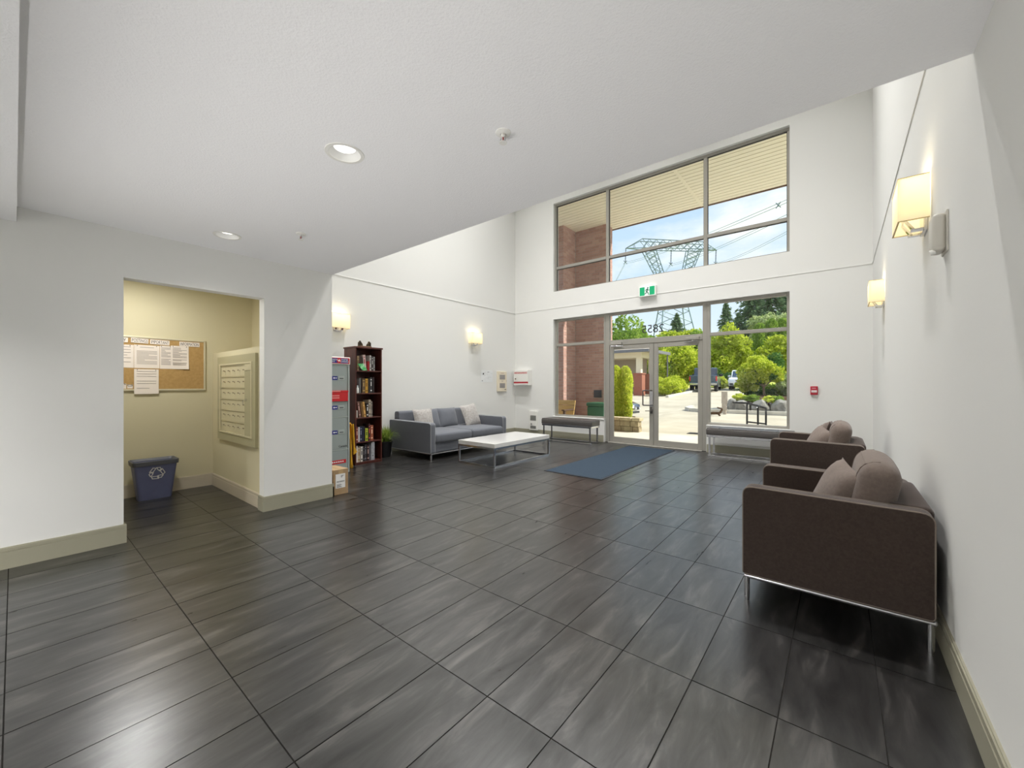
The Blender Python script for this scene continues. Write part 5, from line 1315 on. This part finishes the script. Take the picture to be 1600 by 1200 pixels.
def car(name, label, x, y, z, rz, P, L=4.6, hw=.92, H=1.66, hood=1.05, low=.28, r=.36, cat='car'):
    t = thing(name, label, cat, (x, y, z), rz); f = L/2                                          # front towards +y
    side_prism(t, 'body', rounded([(-f, low+.1), (-f+.2, low), (f-.25, low), (f, low+.2), (f-.04, hood-.20), (f-.35, hood-.06), (f*.38, hood), (-f+.1, hood+.03), (-f, hood-.2)], [.1, .1, .1, .12, .1, .2, .1, .1, .1]), hw, P, .09)
    side_prism(t, 'cabin_glass', rounded([(-f+.12, hood-.03), (f*.42, hood-.03), (f*.06, H-.06), (-f+.75, H-.05)], [.02, .02, .15, .15]), hw-.14, CARGLASS, .07)
    side_prism(t, 'roof', rounded([(-f+.72, H-.09), (f*.08, H-.10), (-.02, H-.01), (-f+.9, H)], [.03, .03, .06, .06]), hw-.15, P, .05)
    for s in (-1, 1):
        B().prism([(f*.34, hood-.02), (f*.42, hood-.02), (f*.08, H-.07), (f*.02, H-.07)], 'X', s*(hw-.15)-.025, s*(hw-.15)+.025).done('pillar', P, t)
        b = B(); b.prism([(f-.42, hood-.12), (f-.02, hood-.30), (f-.0, hood-.40), (f-.30, hood-.28)], 'X', *sorted((s*(hw-.42), s*(hw+.004))), bev=.015); b.done('head_lamp', LAMPW, t)
        b = B(); b.box(*sorted((s*(hw-.05), s*(hw+.17))), f*.22, f*.22+.13, hood, hood+.15, bev=.04); b.done('side_mirror', P, t, smooth=True)
        b = B(); b.box(*sorted((s*(hw-.36), s*(hw-.10))), f-.04, f+.012, low+.12, low+.24, bev=.02); b.done('fog_vent', BUMP, t)
        for yy in (-f+.85, f-.88):
            b = B(); b.prism([(yy+(r+.07)*math.cos(a), r+(r+.07)*math.sin(a)) for a in [PI*k/10 for k in range(11)]], 'X', *sorted((s*(hw-.2), s*(hw+.006)))); b.done('wheel_arch', BUMP, t)
            wheel(t, s*(hw-.11), yy, r)
    b = B(); b.prism([(-.36, hood-.26), (.36, hood-.26), (.24, low+.16), (-.24, low+.16)], 'Y', f-.03, f+.015, bev=.01); g = b.done('grille', BUMP, t)
    for s in (-1, 1):
        b = B(); b.prism([(s*.36, hood-.25), (s*.42, hood-.25), (s*.28, low+.14), (s*.22, low+.14)], 'Y', f, f+.022); b.done('grille_trim', CHROME, g)
    B().box(-.20, .20, f+.015, f+.028, low+.20, low+.33, bev=.004).done('licence_plate', PLATE, t)
    b = B(); b.box(-hw+.1, hw-.1, f-.10, f+.02, low-.02, low+.06, bev=.02); b.done('front_bumper', BUMP, t)
    return t
pickup(-8.55, 35.9, gz(0, 35.5)-.02, .16)
car('white_car', 'white sport utility vehicle facing the building behind the round tree', -6.3, 38.6, gz(0, 38.6), PI+.10, mat('white_car_paint', (228, 230, 232), .22, coat=.8, bump=.005))
car('blue_sedan', 'dark blue sedan front showing between the cedars and the planter wall', -9.1, 16.6, gz(-9.1, 16.6), -PI*.5-.04, mat('deep_blue_car_paint', (54, 66, 92), .22, coat=.8, bump=.005), 4.5, .86, 1.30, .74, .20, .32)

# ------------------------------------------------------------------ pavilion
def pavilion():
    t = thing('pavilion', 'open pavilion with hipped roof, cream beams and brick based columns', 'building', (-12.6, 28.6, gz(0, 28)))
    CRM = mat('cream_paint', (232, 222, 196), .7, bump=.03); ROOFM = mat('weathered_shingle', (196, 184, 170), .9, var=(176, 164, 150), vscale=6, stretch=(1, 1, 6), bump=.4, bscale=20); GUT = mat('grey_gutter', (112, 112, 116), .5, bump=.03)
    TAN = mat('tan_siding', (176, 162, 142), .8, bump=.05); BRK = mat('far_brick', (176, 116, 96), .9, var=(150, 94, 76), vscale=6, stretch=(3, 3, 12), bump=.3, bscale=30)
    ang = 0.0; R = Matrix.Rotation(ang, 4, 'Z')
    def D_(b, nm, m, par=t, **k):
        bmesh.ops.transform(b.bm, matrix=R, verts=b.bm.verts); return b.done(nm, m, par, **k)
    x0, x1, y0, y1 = -6.0, 2.0, -1.4, 1.4; H = 2.62
    b = B(); b.box(x0, x1, y0, y0+.22, H-.02, H+.42); b.box(x1-.22, x1, y0+.22, y1, H-.02, H+.42); b.box(x0, x1-.22, y1-.22, y1, H-.02, H+.42); D_(b, 'beam', CRM)
    E_ = .75; zr = H+.40
    b = B(); q = [(x0-E_, y0-E_, zr), (x1+E_, y0-E_, zr), (x1+E_, y1+E_, zr), (x0-E_, y1+E_, zr)]; a1 = (x1-1.6, (y0+y1)/2, zr+.90); a0 = (x0+1.6, (y0+y1)/2, zr+.90)
    V = [b.bm.verts.new(p) for p in q]; A0, A1 = b.bm.verts.new(a0), b.bm.verts.new(a1)
    for f in ((V[0], V[1], A1, A0), (V[1], V[2], A1), (V[2], V[3], A0, A1), (V[3], V[0], A0), (V[3], V[2], V[1], V[0])): b.bm.faces.new(f)
    D_(b, 'roof', ROOFM)
    b = B(); b.box(x0-E_-.06, x1+E_+.06, y0-E_-.08, y0-E_+.02, zr-.10, zr+.10); D_(b, 'front_gutter', GUT)
    b = B(); b.box(x1+E_-.02, x1+E_+.08, y0-E_, y1+E_, zr-.10, zr+.10); D_(b, 'side_gutter', GUT)
    for cx, cy in ((x1-.24, y0+.24), (x1-.24, y1-.24), (x1-4.2, y0+.24)):
        b = B(); b.box(cx-.17, cx+.17, cy-.17, cy+.17, 1.50, H); c_ = D_(b, 'column', CRM)
        b = B(); b.box(cx-.30, cx+.30, cy-.30, cy+.30, -.2, 1.46); b.box(cx-.34, cx+.34, cy-.34, cy+.34, 1.46, 1.53); D_(b, 'column_base', BRK)
    b = B(); b.box(x0, x1-.6, y1-.3, y1-.16, 1.45, H); D_(b, 'back_panel', TAN)
    b = B(); b.box(x0, x1-.6, y1-.36, y1-.10, -.2, 1.45); D_(b, 'back_brick', BRK)
    b = B(); b.box(x1-1.9, x1-1.1, y1-1.1, y1-.5, 0, .85, bev=.05); D_(b, 'bench_box', mat('slate_plastic', (92, 92, 110), .6, bump=.03))
    b = B(); b.tube((x1+E_-.05, y1+E_-.3, -.1), (x1+E_-.05, y1+E_-.3, zr-.1), .05, n=8); D_(b, 'downpipe', GUT)
pavilion()

# ------------------------------------------------------------------ pylon and power lines
STEEL = mat('galvanised_steel', (112, 134, 138), .5, metal=.3, bump=.02)
c_, s_ = math.cos(YAW), math.sin(YAW)
KX, PD = .1902, 120.0                         # metres per local unit, distance of the pylon
PC = Vector((PD*(-s_+.396*c_), PD*(c_+.396*s_), 0))
def pylon():
    t = thing('power_pylon', 'steel lattice power pylon with wide crossarm seen through the upper window', 'pylon', PC, YAW)
    def p(u, v, d=0): return Vector(((u-1050)*KX, d, 1.25+(601-v)*KX))
    r = .11
    def lattice(name, a0, a1, b0, b1, n, dep0, dep1, rr=r):
        b = B()
        for dd in (-1, 1):
            L = [p(*a0).lerp(p(*a1), k/n) for k in range(n+1)]; Q = [p(*b0).lerp(p(*b1), k/n) for k in range(n+1)]
            for k in range(n+1):
                o = Vector((0, dd*(dep0+(dep1-dep0)*k/n)/2, 0)); L[k] = L[k]+o; Q[k] = Q[k]+o
            b.tube(L[0], L[-1], rr*1.25, n=5); b.tube(Q[0], Q[-1], rr*1.25, n=5)
            for k in range(n):
                b.tube(L[k], Q[k+1], rr*.75, n=4); b.tube(Q[k], L[k+1], rr*.75, n=4)
        return b.done(name, STEEL, t)
    lattice('crossarm', (1002, 375), (1098, 380), (1004, 389), (1097, 391), 9, 2.2, 2.2)
    b = B()
    for d in (-1, 1):
        o = Vector((0, d*1.0, 0))
        for (u, v) in ((1002, 375), (1004, 389), (1013, 389)): b.tube(p(u, v)+o, p(978, 388), r, n=4)
        b.tube(p(990, 381)+o*.5, p(992, 389)+o*.5, r*.7, n=4)
        for (u, v) in ((1098, 380), (1097, 391), (1088, 391)): b.tube(p(u, v)+o, p(1120, 391), r, n=4)
        b.tube(p(1110, 385)+o*.5, p(1107, 391)+o*.5, r*.7, n=4)
    b.done('arm_tip', STEEL, t)
    lattice('left_leg', (1004, 390), (1034, 447), (1023, 390), (1042, 447), 7, 1.8, 2.2)
    lattice('right_leg', (1074, 391), (1063, 447), (1094, 391), (1071, 447), 7, 1.8, 2.2)
    lattice('waist', (1034, 447), (1034, 470), (1071, 447), (1069, 470), 2, 2.2, 3.0)
    lattice('lower_body', (1034, 470), (1023, 560), (1069, 470), (1085, 560), 5, 3.0, 9.0, r*1.25)
    lattice('foot_section', (1023, 560), (1012, 600), (1085, 560), (1100, 600), 2, 9.0, 12.0, r*1.25)
    for u, v0, v1 in ((978, 388, 410), (1049, 390, 413), (1119, 391, 412)):
        b = B(); q0, q1 = p(u, v0), p(u-.8, v1); n = 9
        b.tube(q0, q1, .07, n=6)
        for k in range(n): e = q0.lerp(q1, (k+.5)/n); b.tube(e-Vector((0, 0, .06)), e+Vector((0, 0, .06)), .20, n=8)
        st = b.done('insulator_string', mat('insulator_grey', (86, 104, 108), .4, bump=.01), t)
        b = B()
        for a in (-1, 1): b.tube(q1+Vector((-.5, 0, a*.5)), q1+Vector((.5, 0, -a*.5)), .09, n=6)
        b.done('yoke_plate', STEEL, st)
pylon()
WIRE = mat('weathered_wire', (150, 172, 164), .6, metal=.2, bump=.01)
def dir_(u, v): a, b_ = (u-800)/631, (601-v)/631; return Vector((-s_+a*c_, c_+a*s_, b_))
def line_(label, u0, v0, pts, d1, far):
    A = Vector((0, 0, 1.25))+dir_(u0, v0)*PD; t = thing('power_line', label, 'cable', A, 0, 'power lines'); Bq = Vector((0, 0, 1.25))+dir_(*pts)*d1-A
    ends = [Bq*2.6+Vector((0, 0, 6)), far]
    for o in (-.22, .22):
        b = B(); prev = Vector((0, 0, o))
        ctrl = [Vector((0, 0, o)), Bq+Vector((0, 0, o)), ends[0]+Vector((0, 0, o))]
        for k in range(1, 17):
            u = k/16; q = ctrl[0]*((1-u)*(1-2*u))+ctrl[1]*(4*u*(1-u))+ctrl[2]*(u*(2*u-1)); b.tube(prev, q, .045, n=5); prev = q
        b.tube(Vector((0, 0, o)), far+Vector((0, 0, o)), .045, n=5); b.done('wire', WIRE, t, smooth=True)
    sx = B()
    for a in (-1, 1): sx.tube(Bq*1.02+Vector((-.3, 0, a*.4)), Bq*1.02+Vector((.3, 0, -a*.4)), .07, n=6)
    sx.done('spacer', STEEL, t); return t
line_('pair of power wires from the left insulator, crossing highest behind the upper right pane', 977, 411, (1207, 324), 62, Vector((-60, 80, -16)))
line_('pair of power wires from the middle insulator of the pylon', 1048, 414, (1228, 338), 66, Vector((-60, 80, -16)))
line_('pair of power wires from the right insulator of the pylon', 1118, 412, (1230, 363), 80, Vector((-60, 80, -16)))
